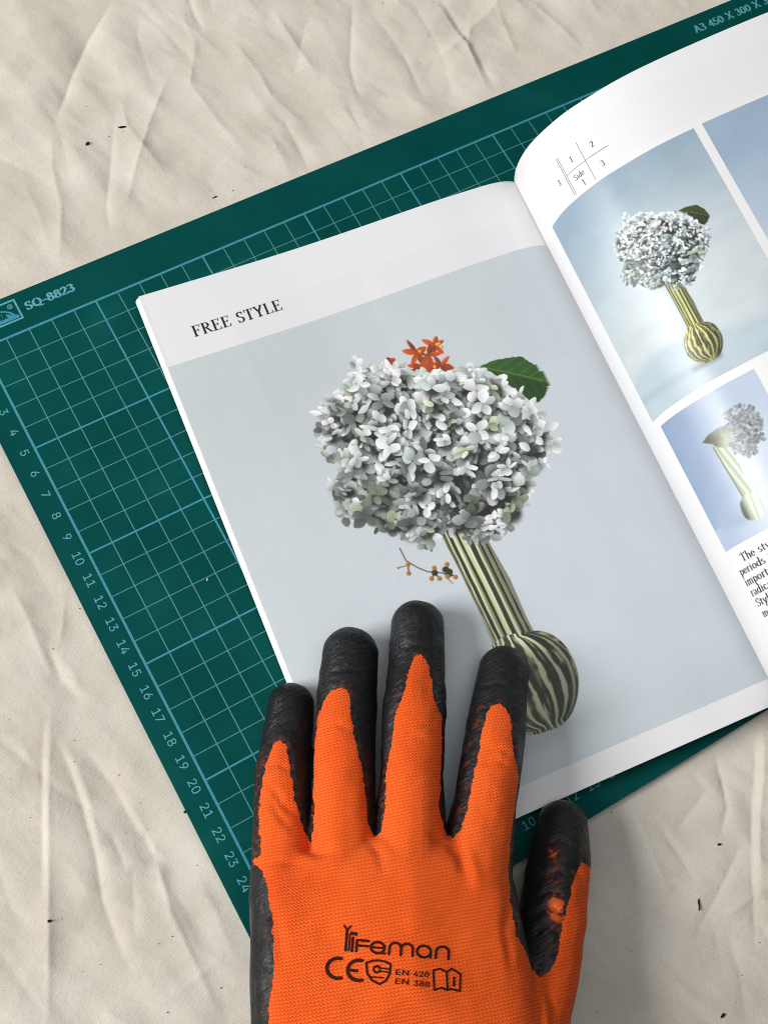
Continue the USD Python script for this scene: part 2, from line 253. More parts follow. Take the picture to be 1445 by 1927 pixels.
# ------------------------------------------------------------------ lettering: a roman face drawn with a broad pen
FONT = {  # advance, then strokes: l polyline, a arc (cx cy rx ry from to), s foot serif (x y), t vertical tick
    'F': (.60, 'l .15 0 .15 1|l .04 .985 .55 .985|l .15 .53 .42 .53|s .15 0 .14|t .55 .99 .80|t .42 .63 .43'),
    'R': (.70, 'l .15 0 .15 1|l .04 .985 .30 .985|a .30 .755 .22 .23 90 -90|l .15 .525 .30 .525|l .32 .52 .62 .02 .70 .02|s .15 0 .12'),
    'E': (.64, 'l .15 0 .15 1|l .04 .985 .54 .985|l .15 .53 .42 .53|l .04 .015 .57 .015|t .54 .99 .80|t .42 .63 .43|t .58 .22 .01'),
    'S': (.54, 'a .27 .75 .18 .235 35 235|a .27 .75 .18 .235 235 262|l .25 .52 .30 .47|a .26 .25 .20 .24 75 -145|t .44 .97 .74|t .07 .26 .03'),
    'T': (.64, 'l .32 0 .32 1|l .05 .985 .59 .985|s .32 0 .15|t .05 .99 .78|t .59 .99 .78'),
    'Y': (.68, 'l .34 0 .34 .45 .10 .98|l .34 .45 .58 .98|s .34 0 .15|s .10 .985 .11|s .58 .985 .10'),
    'L': (.58, 'l .15 0 .15 1|l .04 .015 .52 .015|s .15 .985 .12|t .54 .24 .01'),
    'A': (.72, 'l .08 .02 .35 1 .63 .02|l .19 .36 .52 .36|s .08 0 .11|s .64 0 .12'),
    'X': (.72, 'l .10 .98 .62 .02|l .60 .98 .10 .02|s .10 .985 .12|s .60 .985 .11|s .10 .015 .11|s .62 .015 .12'),
    'Q': (.78, 'a .38 .50 .30 .48 0 360|l .34 .14 .48 .06 .62 -.10 .76 -.08'),
    'M': (.9, 'l .14 0 .16 .98 .45 .1 .74 .98 .76 0|s .14 0 .1|s .76 0 .12'),
    '-': (.36, 'l .06 .36 .30 .36|l .06 .40 .30 .40'),
    '0': (.56, 'a .28 .50 .20 .48 0 360'), '1': (.46, 'l .25 0 .25 .98 .11 .84|s .25 0 .14'),
    '2': (.54, 'a .26 .70 .18 .28 165 -25|l .42 .58 .07 .05|l .06 .03 .48 .03|t .49 .16 .02'),
    '3': (.52, 'a .24 .74 .16 .24 150 -90|a .24 .26 .20 .25 90 -155'),
    '4': (.56, 'l .38 0 .38 .98|l .38 .98 .05 .28 .53 .28|s .38 0 .12'),
    '5': (.52, 'l .44 .97 .14 .97 .11 .56|a .24 .30 .20 .29 125 -155'),
    '8': (.54, 'a .27 .74 .16 .235 0 360|a .27 .26 .20 .25 0 360'),
    'a': (.46, 'a .21 .50 .13 .15 150 0|l .34 .50 .34 .06 .44 .02|a .20 .17 .13 .15 90 330'), 'c': (.44, 'a .24 .32 .17 .30 50 320'),
    'd': (.52, 'a .23 .32 .17 .30 0 360|l .41 0 .41 1.04|s .37 1.03 .06|s .45 0 .06'), 'e': (.46, 'a .23 .32 .17 .30 0 320|l .07 .36 .40 .36'),
    'h': (.54, 'l .13 0 .13 1.04|a .28 .42 .15 .20 180 0|l .43 .42 .43 0|s .13 0 .1|s .43 0 .1|s .09 1.03 .06'),
    'i': (.27, 'l .13 0 .13 .63|l .13 .86 .13 .90|s .13 0 .1|s .10 .62 .05'), 'l': (.27, 'l .13 0 .13 1.04|s .13 0 .1|s .1 1.03 .05'),
    'm': (.82, 'l .13 0 .13 .63|a .27 .42 .14 .20 180 0|l .41 .42 .41 0|a .55 .42 .14 .20 180 0|l .69 .42 .69 0|s .13 0 .09|s .41 0 .09|s .69 0 .09|s .1 .62 .05'),
    'n': (.54, 'l .13 0 .13 .63|a .28 .42 .15 .20 180 0|l .43 .42 .43 0|s .13 0 .1|s .43 0 .1|s .1 .62 .05'),
    'o': (.50, 'a .25 .32 .18 .30 0 360'), 'p': (.52, 'l .12 -.34 .12 .63|a .29 .32 .17 .30 0 360|s .12 -.34 .1|s .09 .62 .05'),
    'r': (.38, 'l .13 0 .13 .63|a .28 .44 .15 .19 180 55|s .13 0 .1|s .1 .62 .05'), 's': (.38, 'a .19 .48 .11 .145 45 270|a .19 .17 .13 .165 90 -145'),
    't': (.34, 'l .14 .84 .14 .12 .20 .02 .30 .05|l .03 .62 .30 .62'), 'y': (.50, 'l .08 .62 .26 .02|l .44 .62 .26 .02 .16 -.30 .06 -.32|s .08 .62 .08|s .44 .62 .08'),
    'f': (.34, 'l .14 0 .14 .84|a .26 .84 .12 .18 180 50|l .03 .62 .28 .62|s .14 0 .1'), 'g': (.48, 'a .22 .40 .14 .22 0 360|a .22 -.08 .17 .17 0 360'), 'u': (.54, 'l .12 .62 .12 .2|a .26 .2 .14 .18 180 360|l .41 .62 .41 0'), 'v': (.5, 'l .08 .62 .25 .02 .42 .62'), 'w': (.7, 'l .06 .62 .2 .02 .35 .6 .5 .02 .64 .62'),
    'k': (.54, 'l .13 0 .13 1.04|l .13 .28 .42 .62|l .22 .38 .48 0|s .13 0 .1|s .46 0 .08'),
    '(': (.34, 'a .40 .38 .26 .66 118 242'), ' ': (.34, ''), '.': (.24, 'l .11 .03 .12 .03'),
}
def pen(points, tw, th):
    ph = np.arange(10) * 2 * np.pi / 10; nib = np.c_[np.cos(ph) * tw / 2, np.sin(ph) * th / 2]
    return unary_union([MultiPoint(np.vstack([nib + a, nib + b])).convex_hull for a, b in zip(points[:-1], points[1:])])
def roman(text, height, tw=.115, th=.04, track=0.0):
    out, x = [], 0.0
    for ch in text:
        adv, spec = FONT[ch]; parts = []
        for st in [s for s in spec.split('|') if s]:
            k, *n = st.split(); n = [float(q) for q in n]
            if k == 'l': parts.append(pen(np.array(n).reshape(-1, 2), tw, th))
            elif k == 'a':
                ph = np.radians(np.linspace(n[4], n[5], max(5, int(abs(n[5] - n[4]) / 18)))); parts.append(pen(np.c_[n[0] + n[2] * np.cos(ph), n[1] + n[3] * np.sin(ph)], tw, th))
            elif k == 's': parts.append(box(n[0] - n[2], n[1] - th * .3, n[0] + n[2], n[1] + th))
            elif k == 't': parts.append(pen(np.array([[n[0], n[1]], [n[0] - .01, n[2]]]), th * 1.1, th))
        if parts: out.append(affinity.affine_transform(unary_union(parts), [height, 0, 0, height, x * height, 0]))
        x += adv + track
    return out, x * height
def sans(text, height, bold=False):
    m = meshkit.text_mesh(text, height, 0.002 * height, bold)
    f = m.faces[m.face_normals[:, 2] > 0.9]; v = np.array(m.vertices); v[:, 2] = 0
    m2 = trimesh.Trimesh(v, f, process=False); m2.remove_unreferenced_vertices(); return m2
def polys(g): return [p for p in getattr(g, 'geoms', [g]) if p.geom_type == 'Polygon' and p.area > 1e-9]
def flat(g, seg=None):      # shapely -> flat triangles, at most seg long
    ms = []
    for p in polys(g):
        p = p.simplify(.0004).buffer(0)
        if p.geom_type != 'Polygon': continue
        v, f = trimesh.creation.triangulate_polygon(p, engine='earcut'); ms.append(trimesh.Trimesh(np.c_[v, np.zeros(len(v))], f, process=False))
    m = trimesh.util.concatenate(ms)
    if seg: v, f = trimesh.remesh.subdivide_to_size(m.vertices, m.faces, seg, max_iter=12); m = trimesh.Trimesh(v, f, process=False)
    return up(m)
def up(m):
    n = np.cross(m.vertices[m.faces[:, 1]] - m.vertices[m.faces[:, 0]], m.vertices[m.faces[:, 2]] - m.vertices[m.faces[:, 0]])[:, 2]
    f = np.array(m.faces); f[n < 0] = f[n < 0][:, ::-1]; return trimesh.Trimesh(m.vertices, f, process=False)

# ------------------------------------------------------------------ the cutting mat
cut = thing('cutting_mat', 'green self healing cutting mat with blue centimetre grid, lying on the canvas', 'cutting mat')
def rounded(x0, x1, y0, y1, r): return box(x0 + r, y0 + r, x1 - r, y1 - r).buffer(r, quad_segs=6)
sheet = trimesh.creation.extrude_polygon(rounded(MAT_X0, MAT_X1, MAT_Y0, MAT_Y1, 0.35), 0.285, engine='earcut'); sheet.apply_translation([0, 0, -0.3])
lid = trimesh.creation.extrude_polygon(rounded(MAT_X0 + .02, MAT_X1 - .02, MAT_Y0 + .02, MAT_Y1 - .02, 0.34), 0.0151, engine='earcut'); lid.apply_translation([0, 0, -0.0151])
obj('sheet', trimesh.util.concatenate([sheet, lid]), m_mat, cut)
def bar(x0, y0, x1, y1, z): return (np.array([[x0, y0, z], [x1, y0, z], [x1, y1, z], [x0, y1, z]]), np.array([[0, 1, 2], [0, 2, 3]]))
ROWS, COLS = 26, 43
for c in range(1, COLS):
    big = c % 5 == 0; w = .038 if big else .021
    obj('grid_line', bar(c - w, -ROWS, c + w, 0, .006 if big else .004), m_thick if big else m_thin, cut)
for r in range(1, ROWS):
    big = r % 5 == 0; w = .036 if big else .017
    obj('grid_line', bar(0, -r - w, COLS, -r + w, .007 if big else .005), m_thick if big else m_thin, cut)
for q in ((-.05, -.05, COLS + .05, .05), (-.05, -ROWS - .05, COLS + .05, -ROWS + .05)): obj('border_line', bar(*q, .009), m_thick, cut)
for q in ((-.05, -ROWS + .05, .05, -.05), (COLS - .05, -ROWS + .05, COLS + .05, -.05)): obj('border_line', bar(*q, .009), m_thick, cut)
def number(txt, x, y, rot):
    m = sans(txt, .34, False); m.apply_translation(-np.r_[m.bounds.mean(0)[:2], 0])
    m.apply_transform(trimesh.transformations.rotation_matrix(rot, [0, 0, 1])); m.apply_translation([x, y, .006]); obj('number', m, m_num, cut)
for r in range(1, ROWS): number(str(r), -.44, -r, -math.pi / 2)
for c in range(1, COLS): number(str(c), c - .03, -27.34 + .5 * 0 + .0, 0)
gl, wid = roman('SQ-8823', .37, .22, .11, .06); k = 2.20 / wid
obj('product_code', flat(affinity.translate(affinity.scale(unary_union(gl), k, 1, origin=(0, 0)), 2.30, .83)).apply_translation([0, 0, .006]), m_num, cut)
gl, wid = roman('A3 450 X 300 X 3MM', .40, .2, .1, .04); w8 = roman('A3 450 X', .40, .2, .1, .04)[1]; k = 2.42 / w8
obj('size_text', flat(affinity.translate(affinity.scale(unary_union(gl), k, 1, origin=(0, 0)), 37.58, .83)).apply_translation([0, 0, .006]), m_num, cut)
frame = box(-.55, .55, 2.03, 1.56).difference(box(-.47, .63, 1.95, 1.48))
dome = affinity.scale(Point(0, 0).buffer(1, quad_segs=24), 1.10, .62); dome = affinity.translate(dome.intersection(box(-2, 0, 2, 2)), .70, .72)
word = affinity.translate(affinity.skew(unary_union(roman('onk', .46, .16, .07)[0]), 12), .78, .80)
bars = unary_union([dome.difference(affinity.scale(dome, .88, .84)), box(-.42, .70, 1.86, .79).buffer(.03),
    affinity.translate(affinity.scale(dome, .84, .62), .02, -.06).difference(word.buffer(.012))])
ring = Point(1.72, 1.28).buffer(.11).difference(Point(1.72, 1.28).buffer(.075))
rr = affinity.translate(unary_union(roman('R', .10, .2, .12)[0]), 1.69, 1.23)
obj('logo_frame', flat(frame).apply_translation([0, 0, .006]), m_num, cut); obj('logo_emblem', flat(bars).apply_translation([0, 0, .007]), m_logo, cut)
obj('logo_mark', flat(unary_union([ring, rr])).apply_translation([0, 0, .006]), m_num, cut)

# ------------------------------------------------------------------ the open book: both pages bend as sheets about the spine
BA = math.radians(-96.7); BV = np.array([math.cos(BA), math.sin(BA), 0]); BU = np.array([-BV[1], BV[0], 0]); S0 = at(968, 342, .6)
LEFT = np.array([[0, .60], [-.23, .76], [-.88, 1.0], [-2.51, 1.08], [-4.24, 1.02], [-5.06, .96], [-10.1, .58], [-14.97, .51], [-17.75, .53]])
RIGHT = np.array([[0, .60], [-.2, 1.82], [-.15, 2.58], [.06, 3.36], [.61, 4.27], [1.37, 5.10], [2.06, 5.58], [2.91, 6.09], [4.93, 6.89], [6.61, 7.34], [9.96, 8.07], [14.0, 8.55]])
def arc_curve(P): t = np.r_[0, np.cumsum(np.hypot(*np.diff(P, axis=0).T))]; return CubicSpline(t, P), t[-1]
PAGE_W, PAGE_H = 17.87, 25.53
class Page:
    def __init__(self, prof, side): self.c, self.t = arc_curve(prof); self.side = side
    def at(self, s, v, lift=0.0):
        s = np.asarray(s, float); v = np.asarray(v, float); q = self.c(s); d = self.c(s, 1); n = np.stack([-d[..., 1], d[..., 0]], -1) * self.side
        n /= np.linalg.norm(n, axis=-1, keepdims=True); q = q + n * np.asarray(lift)[..., None]
        P = S0 + q[..., :1] * BU + v[..., None] * BV; P[..., 2] = q[..., 1]; return P
    def trace(self, px):     # pixels of the photograph -> (s, v) on the page
        if not hasattr(self, 'lut'):
            s0, s1 = (.02, self.t) if self.side < 0 else (1.2, min(self.t, 16))
            S, V = np.meshgrid(np.linspace(s0, s1, 90), np.linspace(-.5, 26, 90), indexing='ij')
            self.lut = LinearNDInterpolator(project(self.at(S, V)).reshape(-1, 2), np.c_[S.ravel(), V.ravel()])
        return self.lut(np.asarray(px, float).reshape(-1, 2))
LP, RP = Page(LEFT, -1), Page(RIGHT, 1)
def page_grid(pg, s, v, lift):
    S, V = np.meshgrid(s, v, indexing='ij'); P = pg.at(S, V, lift).reshape(-1, 3); return P, grid_faces(len(s), len(v), flip=pg.side > 0), S, V
def page_solid(pg, s, v, top, bottom, edge=None):
    A, fa, S, V = page_grid(pg, s, v, top); B, fb, _, _ = page_grid(pg, s, v, bottom); n, a, b = len(A), len(s), len(v)
    i = np.arange(n).reshape(a, b); loop = np.r_[i[:-1, 0], i[-1, :-1], i[:0:-1, -1], i[0, :0:-1]]; nx = np.roll(loop, -1)
    w = np.vstack([np.c_[loop, nx, nx + n], np.c_[loop, nx + n, loop + n]])
    return np.vstack([A, B]), np.vstack([fa, fb[:, ::-1] + n, w if pg.side < 0 else w[:, ::-1]]), S, V
def on_page(pg, g, lift=.012, seg=.12):          # flat artwork in reading coordinates (x right, y = down the page) laid on the paper
    m = g if isinstance(g, trimesh.Trimesh) else flat(g, seg)
    x, y = m.vertices[:, 0], m.vertices[:, 1]; s = PAGE_W - x if pg.side < 0 else x
    P = pg.at(s, y, np.full(len(x), lift)); f = np.array(m.faces); n = np.cross(P[f[:, 1]] - P[f[:, 0]], P[f[:, 2]] - P[f[:, 0]])
    ref = pg.at(s + .01, y)[f[:, 0]] - pg.at(s, y)[f[:, 0]]; ref = np.cross(ref, BV) * (1 if pg.side < 0 else -1)
    bad = (n * ref).sum(1) * (-1 if False else 1) < 0
    up_z = (n[:, 2] < 0) & (np.abs(n[:, 2]) > 1e-9); f[up_z] = f[up_z][:, ::-1]
    return P, f

book = thing('open_book', 'open flower arranging book showing hydrangeas in gourd vases, lying on the green mat', 'book')
WHITE = np.array(lin((232, 231, 232)))
# --- left page
s_l = np.r_[np.linspace(0.0, 1.2, 40), np.linspace(1.35, PAGE_W, 90)]; v_l = np.linspace(0, PAGE_H, 110)
P, F, S, V = page_solid(LP, s_l, v_l, 0.0, -.012)
ghost = np.ones(S.shape)
for (x0, x1, y0, y1) in ((3.3, 9.1, 1.9, 9.0), (9.7, 16.3, 1.9, 9.0)): ghost -= .028 * ((PAGE_W - S > x0) & (PAGE_W - S < x1) & (V > y0) & (V < y1))
inkv = WHITE * ghost[..., None] ** np.array([1.1, 1.0, .55]); inkv = np.vstack([inkv.reshape(-1, 3)] * 2)
def inked(name, P, F, ink, m, parent): return obj(name, (P, F), m, parent, smooth=True, ink=ink)
left_page = sub(book, 'left_page'); inked('paper', P, F, inkv, m_paper, left_page)
# the leaves under it, their fore-edges fanned out a little
for k in range(6):
    z = -.02 - k * .058; e = PAGE_W + .022 + .034 * k + .006 * math.sin(k * 2.3)
    s_k = np.r_[np.linspace(.25 + .02 * k, 1.2, 8), np.linspace(1.6, e, 24)]; w0 = .02 * (k % 3) - .01
    q = LP.c(np.minimum(s_k, LP.t)); room = np.clip((q[:, 1] - .02) / .5, .1, 1)
    lift = np.repeat((z * room)[:, None], 24, 1)
    Pk, Fk, *_ = page_solid(LP, s_k, np.linspace(w0, PAGE_H - w0, 24), lift, lift - .05 * room[:, None])
    obj('leaf', (Pk, Fk), m_sheet, book, smooth=30)
# --- right page, standing up in a curl, and the leaves below it
s_r = np.r_[np.linspace(0, 4, 60), np.linspace(4.15, PAGE_W, 70)]
P, F, S, V = page_solid(RP, s_r, v_l, 0.0, -.012)
ghost = np.ones(S.shape)
for (x0, x1, y0, y1) in ((5.4, 16, 1.1, 3.2),): ghost -= .02 * ((S > x0) & (S < x1) & (V > y0) & (V < y1))
inkr = WHITE * ghost[..., None] ** np.array([1.0, 1.1, .7]); inkr = np.vstack([inkr.reshape(-1, 3)] * 2)
right_page = sub(book, 'right_page'); inked('paper', P, F, inkr, m_paper, right_page)
LOW = Page(np.array([[.02, .40], [.35, .62], [1.2, .80], [3, .78], [7, .55], [12, .45], [17.6, .45]]), 1)
for k in range(5):
    e = PAGE_W - .02 * k; s_k = np.linspace(.15, e, 30); z = -.02 - k * .06
    Pk, Fk, *_ = page_solid(LOW, s_k, np.linspace(0, PAGE_H, 20), z, z - .05); obj('leaf', (Pk, Fk), m_sheet, book, smooth=30)

# ------------------------------------------------------------------ printing the photographs: ink colours at the vertices of a fine mesh
def smooth01(x): x = np.clip(x, 0, 1); return x * x * (3 - 2 * x)
class Plate:        # an inked rectangle; X right, Y down, in cm on the page
    def __init__(self, x, y, base): self.x, self.y = x, y; self.X, self.Y = np.meshgrid(x, y, indexing='ij'); self.c = base(self.X, self.Y)
    def win(self, lo, hi):
        i0, i1 = np.searchsorted(self.x, [lo[0], hi[0]]); j0, j1 = np.searchsorted(self.y, [lo[1], hi[1]]); return slice(max(i0 - 1, 0), i1 + 1), slice(max(j0 - 1, 0), j1 + 1)
    def put(self, w, col, a):
        if a.size: self.c[w] += (np.asarray(col, float) - self.c[w]) * np.clip(a, 0, 1)[..., None]
    def polygon(self, pts, col, soft=.03):       # col: a colour, or a function of X, Y
        pts = np.asarray(pts, float); w = self.win(pts.min(0) - .1, pts.max(0) + .1); X, Y = self.X[w], self.Y[w]
        if not X.size: return
        g = Polygon(pts).buffer(0); q = shapely.points(np.c_[X.ravel(), Y.ravel()]); shapely.prepare(g)
        ins = shapely.contains(g, q).reshape(X.shape); d = shapely.distance(g.boundary, q).reshape(X.shape); d = np.where(ins, d, -d)
        self.put(w, col(X, Y) if callable(col) else col, smooth01(.5 + d / (2 * soft)))
    def stroke(self, pts, r, col, soft=.02):
        pts = np.asarray(pts, float); w = self.win(pts.min(0) - r - .1, pts.max(0) + r + .1); X, Y = self.X[w], self.Y[w]
        if X.size: self.put(w, col, smooth01(.5 + (r - poly_dist(X, Y, pts)[0]) / (2 * soft)))
    def disc(self, c, r, col, soft=.02):
        w = self.win((c[0] - r - .1, c[1] - r - .1), (c[0] + r + .1, c[1] + r + .1)); X, Y = self.X[w], self.Y[w]
        if X.size: d = np.hypot(X - c[0], Y - c[1]); self.put(w, np.asarray(col) * (1 - .3 * np.clip(((X - c[0]) + (Y - c[1])) / (2 * r), -.6, 1))[..., None], smooth01(.5 + (r - d) / (2 * soft)))
    def petal(self, c, ang, L, W, col, dark, soft=.018, curl=0.0, tip=0.0, tilt=0.0, flatness=1.0):
        r = max(L, W) + .05; w = self.win((c[0] - r, c[1] - r), (c[0] + r, c[1] + r)); X, Y = self.X[w] - c[0], self.Y[w] - c[1]
        if not X.size: return
        ct, st_ = math.cos(tilt), math.sin(tilt); u_, v_ = X * ct + Y * st_, (-X * st_ + Y * ct) / flatness; X, Y = u_ * ct - v_ * st_, u_ * st_ + v_ * ct
        ca, sa = math.cos(ang), math.sin(ang); a = (X * ca + Y * sa) / L; b = (-X * sa + Y * ca) / W + curl * a * a
        aa = np.clip(a, 1e-4, 1); f = np.where(aa > .56, np.sqrt(np.clip(1 - ((aa - .56) / .44) ** 2, 0, 1)), .16 + .84 * np.sin(np.pi / 2 * aa / .56) ** 1.3)
        f = f * (1 - tip) + tip * np.clip(np.sin(np.pi * aa ** .7), 0, 1) ** .8; ins = np.where((a > 0) & (a < 1), (f - np.abs(b)) * W, -1)
        sh = np.clip(dark + (1 - dark) * aa ** .8 - .10 * b * np.sign(curl + .01) - .025 * np.cos(b * 13) * (aa < .8), .05, 1.12)
        self.put(w, np.asarray(col) * sh[..., None], smooth01(.5 + ins / (2 * soft)))

def mix(a, b, t): return np.asarray(a, float) + (np.asarray(b, float) - np.asarray(a, float)) * np.asarray(t)[..., None]
def left_art(px): sv = LP.trace(px); return np.c_[PAGE_W - sv[:, 0], sv[:, 1]]

def rounded_outline(p):
    q = np.vstack([p, p[:1]]); t = np.r_[0, np.cumsum(np.hypot(*np.diff(q, axis=0).T))]; return CubicSpline(t, q, bc_type='periodic')(np.linspace(0, t[-1], 90)[:-1])
# traced shapes of the big bouquet
T = dict(
  outline=[(672, 668), (690, 690), (727, 688), (760, 685), (800, 700), (845, 690), (900, 695), (935, 705), (965, 735), (1000, 752), (1028, 778), (1045, 835), (1030, 880), (1005, 905), (1000, 940), (985, 985), (940, 1015), (890, 1028), (840, 1012), (800, 1030), (745, 1015), (690, 985), (650, 990), (632, 955), (612, 930), (640, 880), (612, 872), (602, 835), (588, 805), (600, 770), (590, 745), (620, 728), (650, 735), (652, 700)],
  leaf=[(902, 690), (930, 678), (960, 673), (981, 671), (995, 681), (1012, 690), (1022, 704), (1035, 720), (1029, 733), (1024, 745), (1012, 757), (990, 750), (970, 735), (950, 717), (925, 700)],
  neck=[(822, 990), (850, 985), (880, 985), (900, 985), (960, 1090), (990, 1160), (1010, 1200), (985, 1222), (935, 1232), (905, 1160), (870, 1085)],
  gourd=[(985, 1190), (1020, 1188), (1050, 1202), (1072, 1228), (1086, 1262), (1088, 1300), (1078, 1338), (1055, 1366), (1025, 1378), (995, 1384), (965, 1376), (930, 1350), (912, 1310), (908, 1265), (918, 1225), (945, 1200)])
T = {k: left_art(v) for k, v in T.items()}
# the printed neck and gourd share an axis
ax0, ax1 = left_art([(880, 1022)])[0], left_art([(1010, 1290)])[0]

def paint_bouquet(p, tf, scale, tint, seed=5, flower=True, leafcol=((34, 72, 24), (74, 108, 42)), gourd=((208, 209, 176), (34, 48, 34)), n_mul=1.0, berries=True):
    """tf maps the big picture's coordinates to the plate's, scale is the change of size."""
    r = np.random.default_rng(seed); soft = .016; inner = Polygon(T['outline']).buffer(-.55)
    # shadow on the paper backdrop beneath the gourd, and the vase itself
    gv = tf(rounded_outline(T['gourd'])); nk = tf(T['neck']); a0, a1 = tf(np.array([ax0, ax1])); d = (a1 - a0) / np.linalg.norm(a1 - a0); nrm = np.array([-d[1], d[0]]); R = np.abs((gv - gv.mean(0)) @ nrm).max()
    light, dk = np.array(gourd[0], float), np.array(gourd[1], float); olive = np.array((122, 122, 62.))
    def vase(neck):
        cen = gv.mean(0)
        def col(X, Y):
            u = ((X - a0[0]) * nrm[0] + (Y - a0[1]) * nrm[1]); l = ((X - a0[0]) * d[0] + (Y - a0[1]) * d[1])
            if neck: hw = .75 * scale + .0 * l; t = np.clip(u / hw, -1, 1)
            else:
                e = ((X - cen[0]) * d[0] + (Y - cen[1]) * d[1]) / R; uu = ((X - cen[0]) * nrm[0] + (Y - cen[1]) * nrm[1]) / R
                t = np.clip(uu / np.sqrt(np.clip(1 - e * e, .16, 1)), -1, 1)
            ph = np.arcsin(t * .985) * (5.4 if neck else 6.2); rag = fbm(np.stack([ph * 1.5, l / scale * (.5 if neck else 1.6), 0 * l + 3], -1), 3, 2) - .5
            st = np.sin(ph * (2.4 if neck else 3.0) + (0.5 if neck else 1.0) + rag * (1.4 if neck else 5.0)) + .5 * np.sin(ph * 5.9 + 1 + rag * 3)
            k = smooth01(.5 + st * 1.1); c = mix(dk, light, k); c = mix(c, olive, smooth01(1 - np.abs(st) * 1.3) * .5)
            side = .62 + .48 * np.sqrt(np.clip(1 - (t + (-.25)) ** 2, 0, 1)); c = c * side[..., None]
            if not neck: c = c * (1.05 - .22 * np.clip(e + .2, -1, 1))[..., None]
            return np.clip(c, 0, 235)
        return col
    if berries:
        tw = tf(left_art([(752, 1032), (764, 1055), (785, 1068), (805, 1076), (830, 1078), (856, 1085)])); p.stroke(tw, .025 * scale, (92, 80, 84))
        p.stroke(tf(left_art([(838, 1085), (852, 1098)])), .02 * scale, (120, 110, 112)); p.stroke(tf(left_art([(748, 1069), (765, 1065)])), .02 * scale, (110, 96, 80))
        for q in ((818, 1069), (812, 1089), (827, 1089), (841, 1062), (857, 1086), (769, 1079)): p.stroke(tf(left_art([q, (818 if q[0] < 830 else 845, 1078) if q[0] > 780 else (768, 1062)])), .03 * scale, (70, 66, 50))
        for q in ((818, 1078), (846, 1076), (838, 1072), (843, 1082)): p.disc(tf(left_art([q]))[0], .13 * scale, (44, 48, 30))
        for q in ((768, 1062), (769, 1079), (817, 1069), (812, 1089), (827, 1089), (841, 1062), (857, 1086), (842, 1085), (749, 1069)): p.disc(tf(left_art([q]))[0], (.05 if q[0] == 749 else .10) * scale, (170, 118, 30))
    p.polygon(nk, vase(True), soft); p.polygon(gv, vase(False), soft)
    # leaf with midrib, side veins and a toothed edge
    lf = tf(T['leaf']); l0, l1 = lf[0], lf[7]; ld = (l1 - l0) / np.linalg.norm(l1 - l0); ln = np.array([-ld[1], ld[0]]); LL = np.linalg.norm(l1 - l0)
    edge = []
    for a, b in zip(lf, np.roll(lf, -1, 0)):
        for t in np.linspace(0, 1, 5)[:-1]: edge.append(a + (b - a) * t + (np.array(lf.mean(0)) - a) / np.linalg.norm(lf.mean(0) - a + 1e-9) * -.035 * scale * (len(edge) % 2))
    def leafcolor(X, Y):
        a = ((X - l0[0]) * ld[0] + (Y - l0[1]) * ld[1]) / LL; b = ((X - l0[0]) * ln[0] + (Y - l0[1]) * ln[1]) / LL
        vein = np.abs(((a - np.abs(b) * .9) * 6.5) % 1 - .5); k = smooth01((.10 - vein) / .08) * .6 + smooth01((.025 - np.abs(b)) / .02)
        c = mix(leafcol[0], leafcol[1], np.clip(k + .35 * fbm(np.stack([X * 3, Y * 3, 0 * X], -1), 3, 4), 0, 1)); return c * (.85 + .5 * (b < 0) * .5)[..., None]
    p.polygon(edge, leafcolor, soft)
    if flower:      # small orange orchids on top
        for (cx, cy), sz in (((784, 664), .72), ((818, 650), .52), ((800, 690), .62), ((830, 688), .66), ((733, 682), .34), ((806, 668), .6), ((812, 700), .6), ((790, 702), .5)):
            c = tf(left_art([(cx, cy)]))[0]; a0_ = r.uniform(0, 6)
            for k in range(5): p.petal(c, a0_ + k * 1.2566 + r.normal(0, .2), sz * scale * r.uniform(.8, 1.25), .155 * scale * r.uniform(.7, 1.1), np.array((204, 84, 28)) * r.uniform(.7, 1.15), .75, tip=.6, tilt=r.uniform(0, 3), flatness=r.uniform(.6, 1))
        for q in ((790, 661), (822, 648), (818, 690), (831, 653), (826, 646)): p.disc(tf(left_art([q]))[0], .075 * scale, (240, 160, 40))
    # florets, back to front
    og = Polygon(T['outline']).buffer(0); x0, y0, x1, y1 = og.bounds; cx, cy = (x0 + x1) / 2, (y0 + y1) / 2
    p.polygon(tf(np.array(og.buffer(-.6).exterior.coords)), lambda X, Y: mix((50, 56, 48), (22, 28, 22), np.clip(fbm(np.stack([X * 2 / scale, Y * 2 / scale, 0 * X], -1), 3, 8) * 1.6 - .3, 0, 1)), .12 * scale)
    todo = []
    for layer, n in enumerate((300, 270, 210)):
        for _ in range(int(n * n_mul)):
            while True:
                q = np.array([r.uniform(x0, x1), r.uniform(y0, y1)])
                if og.buffer(-.12 if layer == 0 else -.22).contains(Point(q)): break
            todo.append((layer, q))
    hole = [np.array(left_art([h])[0]) for h in ((868, 912), (905, 770), (880, 960), (740, 930), (835, 890))]
    for layer, q in todo:
        e = np.array([(q[0] - cx) / (x1 - x0) * 2, (q[1] - cy) / (y1 - y0) * 2]); rad = min(np.hypot(*e), 1)
        dep = min(np.exp(-(np.hypot(*(q - h)) / .75) ** 2) for h in hole) if False else max(np.exp(-(np.hypot(*(q - h)) / .7) ** 2) for h in hole)
        if layer == 2 and r.random() < dep * .75: continue
        lit = np.clip(1.03 - .17 * e[1] + .08 * e[0] - .28 * dep + r.normal(0, .15), .36, 1.1) * ((.60, .90, 1.0)[layer] if inner.contains(Point(q)) else .93)
        kind = r.random(); base = np.array((242, 249, 248.)) if kind < .64 else np.array((198, 209, 203.)) if kind < .92 else np.array((172, 180, 156.))
        if e[0] < -.45: base = base * np.array((.97, .97, .96)) * .93
